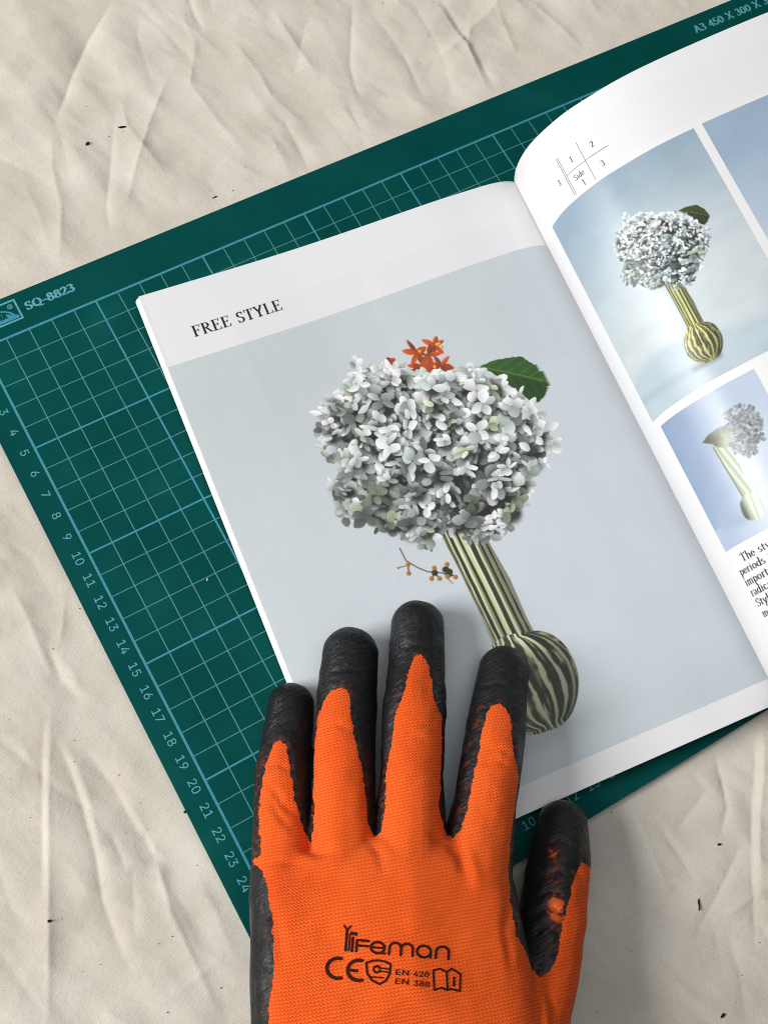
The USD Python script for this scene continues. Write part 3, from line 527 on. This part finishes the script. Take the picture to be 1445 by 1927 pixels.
        ang0 = r.uniform(0, 6.283); flatness = r.uniform(.3, 1.0) ** .8; tilt = r.uniform(0, 3.14); np_ = 4 if r.random() < .75 else r.integers(1, 4); sz = r.uniform(.36, .62) * (1.05 if rad < .8 else .88)
        w_ = p.win(tf(np.array([q - .9]))[0], tf(np.array([q + .9]))[0]); o_ = tf(np.array([q + np.array((.03, .09))]))[0]
        if p.X[w_].size and inner.contains(Point(q)): p.put(w_, (16, 22, 16), .82 * np.exp(-(((p.X[w_] - o_[0]) ** 2 + (p.Y[w_] - o_[1]) ** 2) / (sz * .72 * scale) ** 2) ** 2) * (.55 if e[1] < -.55 else 1))
        for k in r.permutation(np_):
            an = ang0 + k * 1.571 + r.normal(0, .18); dv = np.array([math.cos(an), math.sin(an)])
            L = sz * r.uniform(.85, 1.2); W = L * r.uniform(.72, .98); fl = flatness * r.uniform(.65, 1.1)
            face = lit * np.clip(1 - .14 * dv[1] + r.normal(0, .19), .38, 1.25)
            c2 = tf(np.array([q + dv * .02]))[0]; d2 = tf(np.array([q + dv * .5]))[0] - tf(np.array([q]))[0]
            p.petal(c2 + d2 * .0, math.atan2(d2[1], d2[0]), L * scale, W * scale * .5, np.clip(base * tint * face, 6, 246), r.uniform(.62, 1.0), soft, r.normal(0, .3), r.uniform(.05, .75), tilt + r.normal(0, .35), fl)
        if np_ == 4 and layer == 2 and r.random() < .5: p.disc(tf(np.array([q]))[0], .045 * scale, (92, 96, 80))

def lanes(lo, hi, dense, step, coarse):     # coordinates that are fine inside the dense span
    a = np.r_[np.arange(lo, dense[0], coarse), np.arange(dense[0], min(dense[1], hi), step), np.arange(min(dense[1], hi), hi, coarse), hi]
    return np.unique(np.round(a, 4))

def backdrop(X, Y):
    u, v = X / PAGE_W, (Y - 3.5) / 21.0
    c = mix((199, 207, 208), (207, 214, 219), smooth01(v * 1.6)); c = mix(c, (204, 211, 218), np.clip(u, 0, 1) * .7); c = mix(c, (196, 206, 211), smooth01((v - .72) / .3) * .8)
    c = mix(c, (188, 197, 203), smooth01((u - .80) / .25) * .6); n = fbm(np.stack([X * .5, Y * .5, 0 * X], -1), 4, 31) - .5
    g = np.zeros_like(X)
    for (x0, x1, y0, y1) in ((3.3, 9.1, 3.5, 9.0), (9.7, 16.3, 3.5, 9.0)): g += smooth01((X - x0) / .1) * smooth01((x1 - X) / .1) * smooth01((y1 - Y) / .15)
    return c * (1 + .03 * n - .011 * g)[..., None]
bx = T['outline']
plate = Plate(lanes(.02, PAGE_W - .12, (bx[:, 0].min() - .4, bx[:, 0].max() + .5), .03, .14), lanes(3.5, 24.52, (bx[:, 1].min() - .9, T['gourd'][:, 1].max() + .2), .03, .14), backdrop)
# soft cast shade printed at the foot of the gourd
gc = T['gourd'].mean(0); e = np.exp(-(((plate.X - gc[0] + .2) / 2.4) ** 2 + ((plate.Y - T['gourd'][:, 1].max() - .05) / .55) ** 2)); plate.c *= (1 - .10 * e)[..., None]
paint_bouquet(plate, lambda q: np.asarray(q, float), 1.0, np.array((1, 1, 1.0)))
plate.disc(left_art([(1306, 1124)])[0], .04, (80, 84, 92))
def print_plate(pg, pl, lift, parent):
    s = PAGE_W - pl.X if pg.side < 0 else pl.X; P = pg.at(s, pl.Y, np.full(s.shape, lift)).reshape(-1, 3)
    f = grid_faces(*s.shape); a = P[f[0]]; n = np.cross(a[1] - a[0], a[2] - a[0]); f = f if n[2] > 0 else f[:, ::-1]
    return obj('printed_photo', (P, f), m_print, parent, smooth=True, ink=lin(np.clip(pl.c, 0, 255)).reshape(-1, 3))
print_plate(LP, plate, .006, left_page)

# the title
gl, wid = roman('FREE STYLE', .50, .15, .05, .085); k = 4.0 / wid
for g in gl:
    g = affinity.affine_transform(g, [k, 0, 0, -1, PAGE_W - 16.33, 2.55]); obj('title_letter', on_page(LP, g, .012, .15), m_ink, left_page)

# --- right page pictures
def affine_from(A, B):
    k, *_ = np.linalg.lstsq(np.c_[A, np.ones(len(A))], B, rcond=None); return lambda q: np.c_[np.asarray(q, float), np.ones(len(q))] @ k
srcpts = left_art([(815, 855), (1035, 720), (885, 1026), (1035, 1285), (588, 805), (1045, 835)])
dstpts = RP.trace([(1243, 478), (1334, 403), (1277, 548), (1336, 640), (1150, 460), (1341, 455)])
tf1 = affine_from(srcpts, dstpts); sc1 = np.linalg.norm(dstpts[3] - dstpts[0]) / np.linalg.norm(srcpts[3] - srcpts[0])
def sky1(X, Y):
    u, v = (X - 1.6) / 7.4, (Y - 3.5) / 9.8
    c = mix((150, 172, 190), (206, 216, 220), smooth01(v * 1.35 + .15 * u)) * .95; c = mix(c, (208, 217, 220), np.exp(-(((u - .55) / .4) ** 2 + ((v - .55) / .35) ** 2)) * .7)
    fold = smooth01((v - .80 + .05 * np.sin(u * 5)) / .05); c = mix(c, (178, 194, 204), fold * .75); n = fbm(np.stack([X * .9, Y * 1.6, 0 * X], -1), 4, 41) - .5
    return c * (1 + .07 * n)[..., None]
pl1 = Plate(np.arange(1.63, 9.06, .032), np.arange(3.49, 13.30, .032), sky1)
fp = tf1(np.array([T['gourd'][np.argmax(T['gourd'][:, 1])]]))[0]
pl1.stroke(np.array([fp + (.1, -.1), fp + (-1.6, -.12), fp + (-4.6, -.3)]), .16, (168, 184, 196), .22); pl1.stroke(np.array([fp + (.2, -.06), fp + (-.9, -.05)]), .08, (128, 140, 146), .16)
paint_bouquet(pl1, tf1, sc1, np.array((.97, 1.01, 1.04)), 5, False, ((40, 50, 18), (84, 92, 48)), ((200, 197, 132), (58, 62, 30)), .85, False)
print_plate(RP, pl1, .006, right_page)
def sky2(X, Y):
    v = (Y - 3.5) / 9.8; u = (X - 9.4) / 7.4; n = fbm(np.stack([X * .6, Y * .6, 0 * X], -1), 4, 51) - .5
    return mix((150, 170, 192), (198, 210, 222), smooth01(v * 1.2)) * (1 + .07 * n)[..., None]
pl2 = Plate(np.arange(9.43, 16.86, .12), np.arange(3.46, 13.30, .12), sky2); print_plate(RP, pl2, .006, right_page)
def sky3(X, Y):
    u, v = (X - 1.9) / 4.6, (Y - 13.65) / 5.75
    c = mix((134, 154, 184), (184, 197, 216), smooth01(.1 + u * .9 + .3 * v)); c = mix(c, (212, 220, 230), np.exp(-(((u - .75) / .3) ** 2 + ((v - .62) / .3) ** 2)) * .8); fold = smooth01((v - .82 + .04 * u) / .05); c = mix(c, (184, 198, 216), fold * .7)
    n = fbm(np.stack([X * 1.2, Y * 1.2, 0 * X], -1), 4, 61) - .5; return c * (1 + .06 * n)[..., None]
pl3 = Plate(np.arange(2.0, 6.62, .028), np.arange(13.66, 19.44, .028), sky3)
def t3(px): return RP.trace(px)
sh = t3([(1362, 988), (1400, 976)]); pl3.stroke(sh, .22, (168, 180, 200), .2)
nk = t3([(1341, 838), (1362, 832), (1390, 870), (1415, 925), (1400, 938), (1372, 890)])
pl3.polygon(nk, lambda X, Y: mix((202, 211, 196), (164, 176, 148), smooth01(.5 + .5 * np.sin(((X - nk[0, 0]) * 1.0 - (Y - nk[0, 1]) * .18) * 24))), .03)
pl3.stroke(t3([(1342, 842), (1400, 938)]), .03, (112, 122, 84))
gd = rounded_outline(t3([(1418, 925), (1432, 932), (1441, 948), (1438, 966), (1424, 978), (1405, 976), (1394, 960), (1394, 942), (1404, 930)]))
gcen = gd.mean(0)
pl3.polygon(gd, lambda X, Y: mix(mix((60, 66, 48), (208, 217, 200), smooth01((X - gd[:, 0].min()) / .5)), (160, 175, 150), smooth01(np.sin((X - gcen[0]) * 22 + (Y - gcen[1]) * 3) * 2 - .6) * .6), .03)
lf3 = t3([(1322, 833), (1333, 818), (1352, 804), (1370, 800), (1385, 806), (1392, 828), (1372, 842), (1350, 842), (1340, 836)])
pl3.polygon(lf3, lambda X, Y: mix((74, 76, 58), (138, 144, 126), smooth01((X - lf3[0, 0] - .1) / .9)) * (1 + .35 * (fbm(np.stack([X * 5, Y * 5, 0 * X], -1), 3, 5) - .5) + .25 * smooth01((Y - lf3[0, 1]) / .5))[..., None], .03)
r3 = np.random.default_rng(9); bo = Polygon(t3([(1362, 790), (1372, 770), (1395, 763), (1418, 770), (1432, 790), (1434, 820), (1425, 845), (1408, 862), (1385, 850), (1375, 835), (1380, 810)])).buffer(0)
bb = bo.bounds
pl3.polygon(np.array(bo.buffer(-.12).exterior.coords), (112, 124, 118), .08)
for k in range(420):
    q = np.array([r3.uniform(bb[0], bb[2]), r3.uniform(bb[1], bb[3])])
    if not bo.contains(Point(q)): continue
    lit = r3.uniform(.55, 1.05) * (1.0 if k < 330 else .8); pl3.petal(q, r3.uniform(0, 6.28), r3.uniform(.12, .24), r3.uniform(.06, .11), np.clip(mix(np.array((222, 230, 238.)), np.array((206, 216, 226.)), np.array(.5)) * (.30 + .62 * lit), 0, 246), r3.uniform(.5, .9), .02)
print_plate(RP, pl3, .006, right_page)

# the placing diagram and the column of text
def lines_on(pg, segs, w, m, name, parent):
    for (x0, y0, x1, y1) in segs: obj(name, on_page(pg, LineString([(x0, y0), (x1, y1)]).buffer(w, cap_style='flat'), .012, .15), m, parent)
lines_on(RP, [(3.60, 1.43, 3.60, 3.34), (3.68, 1.43, 3.68, 3.34), (4.70, 1.43, 4.70, 3.36), (3.68, 2.365, 5.79, 2.365)], .011, m_greyink, 'diagram_line', right_page)
def put_text(txt, x, y, h, tw=.13, th=.045, fit=None, cx=False, name='text_line', m=m_ink, wide=1.0):
    gl, wid = roman(txt, h, tw, th, .03); g = unary_union(gl); k = 1 if fit is None else fit / wid
    if cx: x -= (g.bounds[0] + g.bounds[2]) / 2
    k *= wide
    obj(name, on_page(RP, trimesh.util.concatenate([flat(affinity.affine_transform(q, [k, 0, 0, -1, x, y]), .12) for q in gl]), .012), m, right_page)
for t, x, y in (('1', 4.18, 2.05), ('2', 5.24, 2.05), ('3', 5.26, 3.05), ('3', 3.22, 2.52), ('1', 4.21, 3.24)): put_text(t, x, y, .27, cx=True, name='diagram_number')
put_text('Side', 4.17, 2.84, .27, .11, .04, cx=True, name='diagram_word')
for k, (t, x) in enumerate((('The style of the', 2.62), ('periods (here', 2.20), ('important and', 2.20), ('radical change', 2.22), ('Style is one', 2.24), ('modern', 2.26), ('and free', 2.28), ('forms', 2.3))): put_text(t, x, 20.10 + k * .452, .32, .13, .055, wide=1.3)

# ------------------------------------------------------------------ the gloved left hand
def ball(px, py, z, rpx):
    c = at(px, py, z); depth = (RM[2] @ (c - EYE)); return c, rpx * depth / FPX
def hull(*bs):
    ms = []
    for c, r in bs:
        ms.append(manifold3d.Manifold.sphere(r, 28).translate(tuple(c)))
    return manifold3d.Manifold.batch_hull(ms)
FINGERS = {  # px, py, z, half-width in px, from tip to knuckle
    'pinky': [(547, 1329, 1.00, 43), (540, 1395, 1.30, 47), (532, 1470, 1.80, 53), (531, 1560, 2.35, 54), (540, 1680, 2.75, 68)],
    'ring': [(660, 1234, 1.50, 51), (653, 1300, 1.75, 54), (648, 1400, 2.35, 57), (647, 1500, 2.80, 58), (644, 1650, 3.05, 72)],
    'middle': [(786, 1180, 1.50, 49), (784, 1245, 1.70, 52), (779, 1350, 2.40, 58), (774, 1470, 2.95, 58), (768, 1640, 3.25, 76)],
    'index': [(949, 1262, 1.45, 45), (939, 1320, 1.75, 50), (928, 1410, 2.30, 56), (912, 1520, 2.80, 57), (888, 1660, 3.05, 74)],
    'thumb': [(1058, 1556, .92, 46), (1052, 1630, 1.20, 57), (1040, 1730, 1.75, 64), (1026, 1840, 2.2, 62), (985, 1960, 2.7, 78)]}
bones = []
for nm, ch in FINGERS.items():
    b = [ball(*q) for q in ch]; bones += [hull(p, q) for p, q in zip(b[:-1], b[1:])]
kn = [ball(*FINGERS[n][-1]) for n in ('pinky', 'ring', 'middle', 'index')]
wr = [ball(560, 2010, 3.0, 84), ball(950, 2010, 3.2, 92), ball(575, 2300, 3.1, 80), ball(930, 2300, 3.3, 86)]
mid = ball(770, 1860, 3.35, 95)
bones += [hull(kn[0], kn[1], wr[0], mid), hull(kn[1], kn[2], mid, wr[0]), hull(kn[2], kn[3], mid, wr[1]), hull(mid, wr[0], wr[1], kn[2]), hull(kn[0], wr[0], ball(525, 1850, 2.5, 52)), hull(*wr), hull(ball(1030, 1840, 2.2, 52), ball(985, 1960, 2.7, 78), wr[1], ball(900, 1850, 2.6, 60))]
hand = manifold3d.Manifold.batch_boolean(bones, manifold3d.OpType.Add).simplify(.02).refine_to_length(.13)
hm = hand.to_mesh(); hand = trimesh.Trimesh(np.array(hm.vert_properties[:, :3], float), np.array(hm.tri_verts), process=True)
trimesh.smoothing.filter_taubin(hand, lamb=.55, nu=.56, iterations=38)
hand.vertices = np.array(hand.vertices)
nr = hand.vertex_normals; nv = hand.vertices
bulge = .07 * (fbm(nv * .9, 2, 71) - .5) * 1.6 + .05 * (1 - np.abs(2 * fbm(nv * np.array([1.1, 2.2, 1.1]) * .8, 2, 73) - 1) - .6)
hand.vertices = nv + nr * bulge[:, None]
WRINKLES = [  # creases of the knit: depth, width (cm), pixels of the photograph
    (-.10, .16, (512, 1478), (530, 1510), (552, 1528)), (-.08, .15, (505, 1500), (525, 1535), (548, 1560)), (-.13, .2, (566, 1590), (590, 1604), (622, 1606)), (.07, .25, (540, 1600), (590, 1625), (640, 1620)),
    (-.10, .18, (690, 1586), (705, 1606), (712, 1640)), (-.14, .2, (832, 1590), (854, 1606), (862, 1648)), (-.09, .16, (800, 1570), (826, 1588)), (.07, .2, (868, 1590), (880, 1630), (884, 1680)),
    (-.08, .14, (482, 1628), (520, 1622), (556, 1626)), (-.07, .2, (498, 1690), (520, 1740), (528, 1820)), (-.10, .2, (950, 1690), (938, 1750), (950, 1830)), (-.09, .16, (1012, 1850), (1022, 1890), (1026, 1940)), (.08, .16, (1000, 1840), (1004, 1890), (1008, 1940)), (-.07, .15, (990, 1830), (985, 1880), (988, 1930)),
    (-.07, .13, (735, 1400), (768, 1388), (806, 1396)), (-.06, .12, (742, 1372), (780, 1362), (820, 1370)), (-.07, .13, (605, 1370), (632, 1362), (660, 1376)), (-.06, .12, (900, 1440), (930, 1432), (960, 1446)), (-.06, .12, (910, 1416), (936, 1410), (958, 1420)), (-.06, .12, (500, 1440), (522, 1434), (548, 1446)),
    (-.09, .10, (1022, 1650), (1050, 1640), (1074, 1652)), (-.08, .09, (1006, 1690), (1034, 1676), (1060, 1690)), (-.09, .10, (996, 1726), (1030, 1706), (1056, 1722)), (-.08, .09, (992, 1764), (1020, 1742), (1050, 1760)), (-.07, .1, (1030, 1590), (1056, 1580), (1084, 1596)), (-.10, .14, (1098, 1650), (1088, 1640), (1070, 1630)),
    (-.05, .1, (618, 1262), (655, 1254), (696, 1264)), (-.05, .1, (746, 1216), (784, 1208), (824, 1218)), (-.05, .1, (910, 1288), (940, 1280), (978, 1292))]
def wrinkle(m):
    v = np.array(m.vertices); n = m.vertex_normals; d = np.zeros(len(v))
    for a, w, *px in WRINKLES:
        pts = at([q[0] for q in px], [q[1] for q in px], 3.2 if px[0][0] < 985 else 2.4)[:, :2]; r, t, _ = poly_dist(v[:, 0], v[:, 1], pts)
        d += a * np.exp(-(r / w) ** 2) * np.clip(np.minimum(t, 1 - t) * 3 + .25, 0, 1) * np.clip(n[:, 2] * 2, 0, 1)
    m.vertices = v + n * d[:, None]
wrinkle(hand)
hand = hand.subdivide()
trimesh.smoothing.filter_taubin(hand, lamb=.5, nu=.51, iterations=4)

V0 = np.array(hand.vertices); top = hand.vertex_normals[:, 2] > .05
zf_lin = LinearNDInterpolator(V0[top][:, :2][::2], V0[top][:, 2][::2])
def zf(x, y): z = zf_lin(x, y); return np.where(np.isnan(z), np.nan, z)
def on_glove(px):       # pixels -> points of the glove's upper side
    px = np.asarray(px, float).reshape(-1, 2); z = np.full(len(px), 2.8)
    for _ in range(14):
        q = at(px[:, 0], px[:, 1], z); zn = zf(q[:, 0], q[:, 1]); z = np.where(np.isnan(zn), z - .05, z + .7 * (zn - z))
    return at(px[:, 0], px[:, 1], z)
ORANGE = [(470, 2300), (500, 1990), (503, 1927), (513, 1863), (515, 1791), (513, 1733), (505, 1679), (493, 1640), (474, 1622), (491, 1609), (488, 1563), (488, 1512), (493, 1463), (503, 1434), (513, 1403), (526, 1393), (537, 1400), (542, 1420), (548, 1463), (556, 1512), (567, 1551), (585, 1588),
  (590, 1560), (588, 1500), (588, 1439), (594, 1391), (598, 1352), (607, 1323), (624, 1301), (641, 1294), (653, 1299), (660, 1323), (663, 1371), (677, 1430), (687, 1488), (691, 1536), (697, 1565), (705, 1576), (718, 1567), (724, 1512), (727, 1439), (738, 1391), (743, 1347), (762, 1299), (770, 1260), (779, 1236), (793, 1231), (803, 1245), (811, 1279), (816, 1318), (832, 1352), (830, 1415), (829, 1478), (825, 1522), (836, 1560), (852, 1577),
  (866, 1566), (878, 1526), (886, 1483), (898, 1429), (905, 1391), (912, 1352), (924, 1330), (939, 1325), (954, 1337), (963, 1364), (966, 1415), (975, 1458), (971, 1502), (963, 1560), (959, 1599), (957, 1645), (961, 1703), (970, 1757), (987, 1791), (1014, 1842),
  (1035, 1829), (1048, 1802), (1054, 1761), (1067, 1709), (1075, 1672), (1086, 1639), (1096, 1623), (1109, 1633), (1150, 1660), (1160, 1800), (1150, 1960), (1130, 2300)]
og = Polygon(on_glove(ORANGE)[:, :2]).buffer(0)
shape = og
def coat_field(Vv, Nn):     # positive where the black rubber covers the knit
    pts = shapely.points(Vv[:, :2]); shapely.prepare(shape); ins = shapely.contains(shape, pts); d = shapely.distance(shape.boundary, pts); sd = np.where(ins, -d, d)
    rag = .16 * (fbm(Vv * np.array([3.0, 5.0, 4.0]), 3, 81) - .5) + .09 * (fbm(Vv * np.array([8, 11, 9]), 2, 83) - .5)
    return np.maximum(np.clip(sd, -.6, .6), np.clip((.02 - Nn[:, 2]) * .8, -.6, .6)) + rag
fld = coat_field(V0, hand.vertex_normals)
def split(mesh, f):     # cuts the triangles along f = 0
    Vv, Ff, Nn = np.array(mesh.vertices), np.array(mesh.faces), np.array(mesh.vertex_normals); f = np.where(np.abs(f) < 1e-6, 1e-6, f); pos = f > 0
    cnt = pos[Ff].sum(1); A, B = Ff[cnt == 0], Ff[cnt == 3]; C = Ff[(cnt > 0) & (cnt < 3)]; ext, key = [], {}
    def cutv(i, j):
        k = (min(i, j), max(i, j))
        if k not in key: key[k] = len(Vv) + len(ext); t = f[k[0]] / (f[k[0]] - f[k[1]]); ext.append((k[0], k[1], t))
        return key[k]
    a2, b2 = [], []
    for t in C:
        p = pos[t]; lone = np.nonzero(p == (p.sum() == 1))[0][0]; i, j, k = t[lone], t[(lone + 1) % 3], t[(lone + 2) % 3]
        ij, ik = cutv(i, j), cutv(i, k); (b2 if p[lone] else a2).append((i, ij, ik)); o = a2 if p[lone] else b2; o.append((ij, j, k)); o.append((ij, k, ik))
    e = np.array([(x[0], x[1]) for x in ext]); t = np.array([x[2] for x in ext])[:, None]
    V2 = np.vstack([Vv, Vv[e[:, 0]] * (1 - t) + Vv[e[:, 1]] * t]); N2 = np.vstack([Nn, Nn[e[:, 0]] * (1 - t) + Nn[e[:, 1]] * t]); f2 = np.r_[f, np.zeros(len(e))]
    return V2, N2, f2, np.vstack([A, np.array(a2)]), np.vstack([B, np.array(b2)])
V2, N2, f2, FA, FB = split(hand, fld)
glove = thing('work_glove', 'orange knit work glove with black rubber dipped fingers, worn, pressing on the open book', 'glove')
def part_mesh(Vv, Ff): u, inv = np.unique(Ff, return_inverse=True); return Vv[u], inv.reshape(-1, 3)
obj('knit_back', part_mesh(V2, FA), m_knit, glove, smooth=True)
lift = .035 * smooth01(f2 / .22) + .012 * (fbm(V2 * 5, 2, 91) - .5) * (f2 > 0.02)
# the dipped coating is thin in places, and the knit's colour comes through as a brownish stain
edge_d = shapely.distance(og.boundary, shapely.points(V2[:, :2]))
zone = np.exp(-(edge_d / .16) ** 2) * .8
for q in ([(850, 1560), (866, 1480), (890, 1400), (905, 1340)], [(1040, 1600), (1046, 1700), (1040, 1800)], [(500, 1420), (486, 1500), (484, 1600)], [(712, 1545), (722, 1450)]):
    zone = np.maximum(zone, 1.1 * np.exp(-(poly_dist(V2[:, 0], V2[:, 1], on_glove(q)[:, :2])[0] / .28) ** 2))
wear = np.clip(zone * np.clip((fbm(V2 * np.array([5, 14, 5]), 3, 95) - .5) * 5, 0, 1), 0, 1) * (V2[:, 2] > .9)
u_ = np.unique(FB); 
for (cx_, cy_, r_) in ((1040, 1611, .16), (1046, 1708, .30), (1036, 1722, .16), (1048, 1728, .2)):      # worn through to the knit on the thumb
    c_ = on_glove([(cx_, cy_)])[0]; d_ = np.linalg.norm((V2 - c_) * np.array([1, .8, .6]), axis=1)
    wear = np.maximum(wear, 4.5 * smooth01((r_ - d_ + .45 * (fbm(V2 * np.array([6, 11, 6]), 3, 97) - .5)) / .12))
wink = mix((.0085, .0085, .0095), (.13, .024, .008), np.minimum(wear[u_], 4.5))
obj('rubber_coating', part_mesh(V2 + N2 * lift[:, None], FB), m_rubber, glove, smooth=True, ink=wink)

# printed marks on the back of the glove, drawn flat in pixels of the photograph and laid on the knit
def glove_print(name, g, seg=4.0):
    m = flat(g, seg) if not isinstance(g, trimesh.Trimesh) else g; P = on_glove(m.vertices[:, :2]); z = zf(P[:, 0], P[:, 1]); P[:, 2] = np.where(np.isnan(z), P[:, 2], z) + .018
    f = np.array(m.faces); n = np.cross(P[f[:, 1]] - P[f[:, 0]], P[f[:, 2]] - P[f[:, 0]])[:, 2]; f[n < 0] = f[n < 0][:, ::-1]; obj(name, (P, f), m_logoink, glove)
def ln(*p, w=5.0): return LineString(p).buffer(w / 2, cap_style='round', join_style='round')
def arc(cx, cy, rx, ry, a0, a1, w=5.0): t = np.radians(np.linspace(a0, a1, 20)); return LineString(np.c_[cx + rx * np.cos(t), cy + ry * np.sin(t)]).buffer(w / 2)
def rot(g, deg, o): return affinity.rotate(g, deg, origin=o)
# wordmark, on a level baseline y = 0 and then turned
h = -22.0
wm = [ln((2, 0), (2, -36), w=5.5), ln((2, -38), (-4, -46), w=4), ln((2, -38), (8, -46), w=4), ln((8, 0), (8, -30), w=3.6), ln((14, 0), (14, -24), w=5.5), ln((11, -33), (19, -32), w=7),
    ln((22, 0), (22, -21), (44, -21), w=5), ln((22, -11), (44, -11), w=5),
    arc(62, -10, 13, 10.5, -10, -340), ln((50, -10), (75, -10), w=4.5), ln((60, 0), (77, 0), w=4.5),
    ln((84, 0), (84, -12)), arc(95, -12, 11, 10, 180, 360), ln((106, -12), (106, 0)), arc(117, -12, 11, 10, 180, 360), ln((128, -12), (128, 0)),
    arc(149, -10, 13, 11, 0, 360), ln((162, -10), (162, 0)), ln((172, 0), (172, -12)), arc(184, -12, 12, 10, 180, 360), ln((196, -12), (196, 0))]
glove_print('printed_wordmark', affinity.translate(rot(unary_union(wm), 4.8, (0, 0)), 648, 1789))
ce = [arc(636, 1823, 21, 19, 75, 285, 7), arc(675, 1827, 21, 19, 75, 285, 7), ln((655, 1826), (671, 1828), w=6)]
glove_print('printed_conformity_mark', unary_union(ce))
shd = LineString([(689, 1813), (700, 1809), (712, 1808), (726, 1811), (735, 1816), (733, 1834), (726, 1846), (714, 1853), (700, 1846), (691, 1833), (689, 1813)]).buffer(2.2)
shd = unary_union([shd, arc(709, 1825, 6.5, 6, 20, 340, 4), ln((712, 1822), (733, 1825), w=3), ln((712, 1828), (733, 1831), w=3), ln((694, 1839), (721, 1841), w=3), ln((706, 1820), (710, 1819), w=5)])
glove_print('printed_shield', shd)
def tiny(txt, x, y, hh, deg, fit):
    m = sans(txt, hh, True); b = m.bounds; m.apply_scale([fit / (b[1, 0] - b[0, 0]), -1, 1]); c, s = math.cos(math.radians(deg)), math.sin(math.radians(deg)); v = np.array(m.vertices); m.vertices = np.c_[x + v[:, 0] * c - v[:, 1] * s, y + v[:, 0] * s + v[:, 1] * c, 0 * v[:, 0]]; return m
for txt, x, y, w in (('EN', 742, 1835, 25), ('420', 776, 1838, 30), ('EN', 741, 1852, 26), ('388', 777, 1856, 30)): glove_print('printed_standard', tiny(txt, x, y, 10, 4, w))
bk = unary_union([ln((815, 1827), (828, 1824), (840, 1830), (842, 1864), (830, 1860), (817, 1864), (815, 1827), w=4), ln((840, 1830), (850, 1824), (866, 1834), (865, 1866), (848, 1862), (842, 1864), w=4), ln((854, 1847), (854, 1855), w=5), ln((854, 1841), (854, 1842), w=5)])
glove_print('printed_booklet', bk)

# ------------------------------------------------------------------ lint and scraps
def scrap(px, py, L, wpx, ang, name, label, m=m_speck):
    c = at(px, py, CLOTH_Z)[:2]; sc = 1 / 46.0; z = cloth_z(c[0], c[1]) + .03; r = np.random.default_rng(int(px)); n = 7
    t = np.linspace(-.5, .5, n); a = math.radians(ang); d = at(px + math.cos(a) * 10, py + math.sin(a) * 10, CLOTH_Z)[:2] - c; d /= np.linalg.norm(d); nn = np.array([-d[1], d[0]])
    pts = c + np.outer(t * L * sc, d) + np.outer(.06 * L * sc * np.sin(t * 5), nn); rad = wpx * sc / 2 * (1 - .6 * np.abs(t * 1.6) ** 3) * r.uniform(.8, 1.2, n)
    ms = [manifold3d.Manifold.sphere(max(q, .008), 8).translate((p[0], p[1], z)) for p, q in zip(pts, rad)]
    g = manifold3d.Manifold.batch_boolean([manifold3d.Manifold.batch_hull([a_, b_]) for a_, b_ in zip(ms[:-1], ms[1:])], manifold3d.OpType.Add)
    tag(obj(name, g, m, smooth=40), label, 'lint')
scrap(230, 240, 15, 4, 2, 'thread_scrap', 'short black thread scrap on the canvas above the mat, the darkest one')
scrap(165, 272, 7, 6, -40, 'lint_clump', 'dark lint clump on the canvas left of the black thread scrap')
scrap(404, 371, 10, 2.5, -20, 'thread_scrap', 'thin grey thread scrap on the canvas close to the upper edge of the mat')
scrap(349, 1528, 5, 4, -30, 'lint_clump', 'black lint clump touching the left edge of the mat beside number 21')
scrap(95, 1734, 4.5, 4.5, 0, 'lint_clump', 'round black lint speck on the long straight fold at lower left')
scrap(1315, 1703, 18, 3.4, 92, 'thread_scrap', 'dark grey thread scrap lying on the canvas right of the thumb')
scrap(1352, 1590, 4.5, 4, 0, 'lint_clump', 'small black lint speck on the canvas right of the thumb tip, above the thread scrap')
scrap(1357, 1912, 7, 5, -40, 'lint_clump', 'brown black lint clump at the lower right of the canvas')
r = np.random.default_rng(33); ms = []
near = [(438, 358), (463, 314), (371, 1629), (325, 1763), (299, 1777), (416, 1860), (316, 1906), (140, 1394), (140, 1434), (224, 1459), (1127, 1918), (1125, 1905), (1150, 1530), (1398, 1837), (1430, 1775), (720, 5), (815, 3), (1110, 90), (150, 1145), (100, 1222), (205, 257), (162, 200)]
near += [(r.uniform(0, 1445), r.uniform(0, 560)) for _ in range(40)] + [(r.uniform(0, 480), r.uniform(900, 1927)) for _ in range(45)] + [(r.uniform(1070, 1445), r.uniform(1400, 1927)) for _ in range(30)]
for i, q in enumerate(near):
    c = at(*q, CLOTH_Z)
    if MAT_X0 - .1 < c[0] < MAT_X1 + .1 and MAT_Y0 - .1 < c[1] < MAT_Y1 + .1: continue
    m = trimesh.creation.icosphere(0); big = i < 22; m.apply_scale(np.array([1, r.uniform(.5, 1), .5]) * (r.uniform(.024, .036) if big else r.uniform(.009, .021))); m.apply_transform(trimesh.transformations.rotation_matrix(r.uniform(0, 6), [0, 0, 1])); m.apply_translation([c[0], c[1], cloth_z(c[0], c[1]) + .012]); ms.append(m)
tag(obj('lint_specks', trimesh.util.concatenate(ms), m_speck), 'tiny dark lint specks scattered over the canvas cloth', 'lint', kind='stuff')
for px, py, L in ((390, 1091, 5),):
    c = at(px, py, .01); m = trimesh.creation.icosphere(1); m.apply_scale([.07, .025, .01]); m.apply_transform(trimesh.transformations.rotation_matrix(.9, [0, 0, 1])); m.apply_translation([c[0], c[1], .012])
    tag(obj('paper_fleck', m, m_white), 'tiny pale paper fleck on the green mat left of the book', 'fleck')
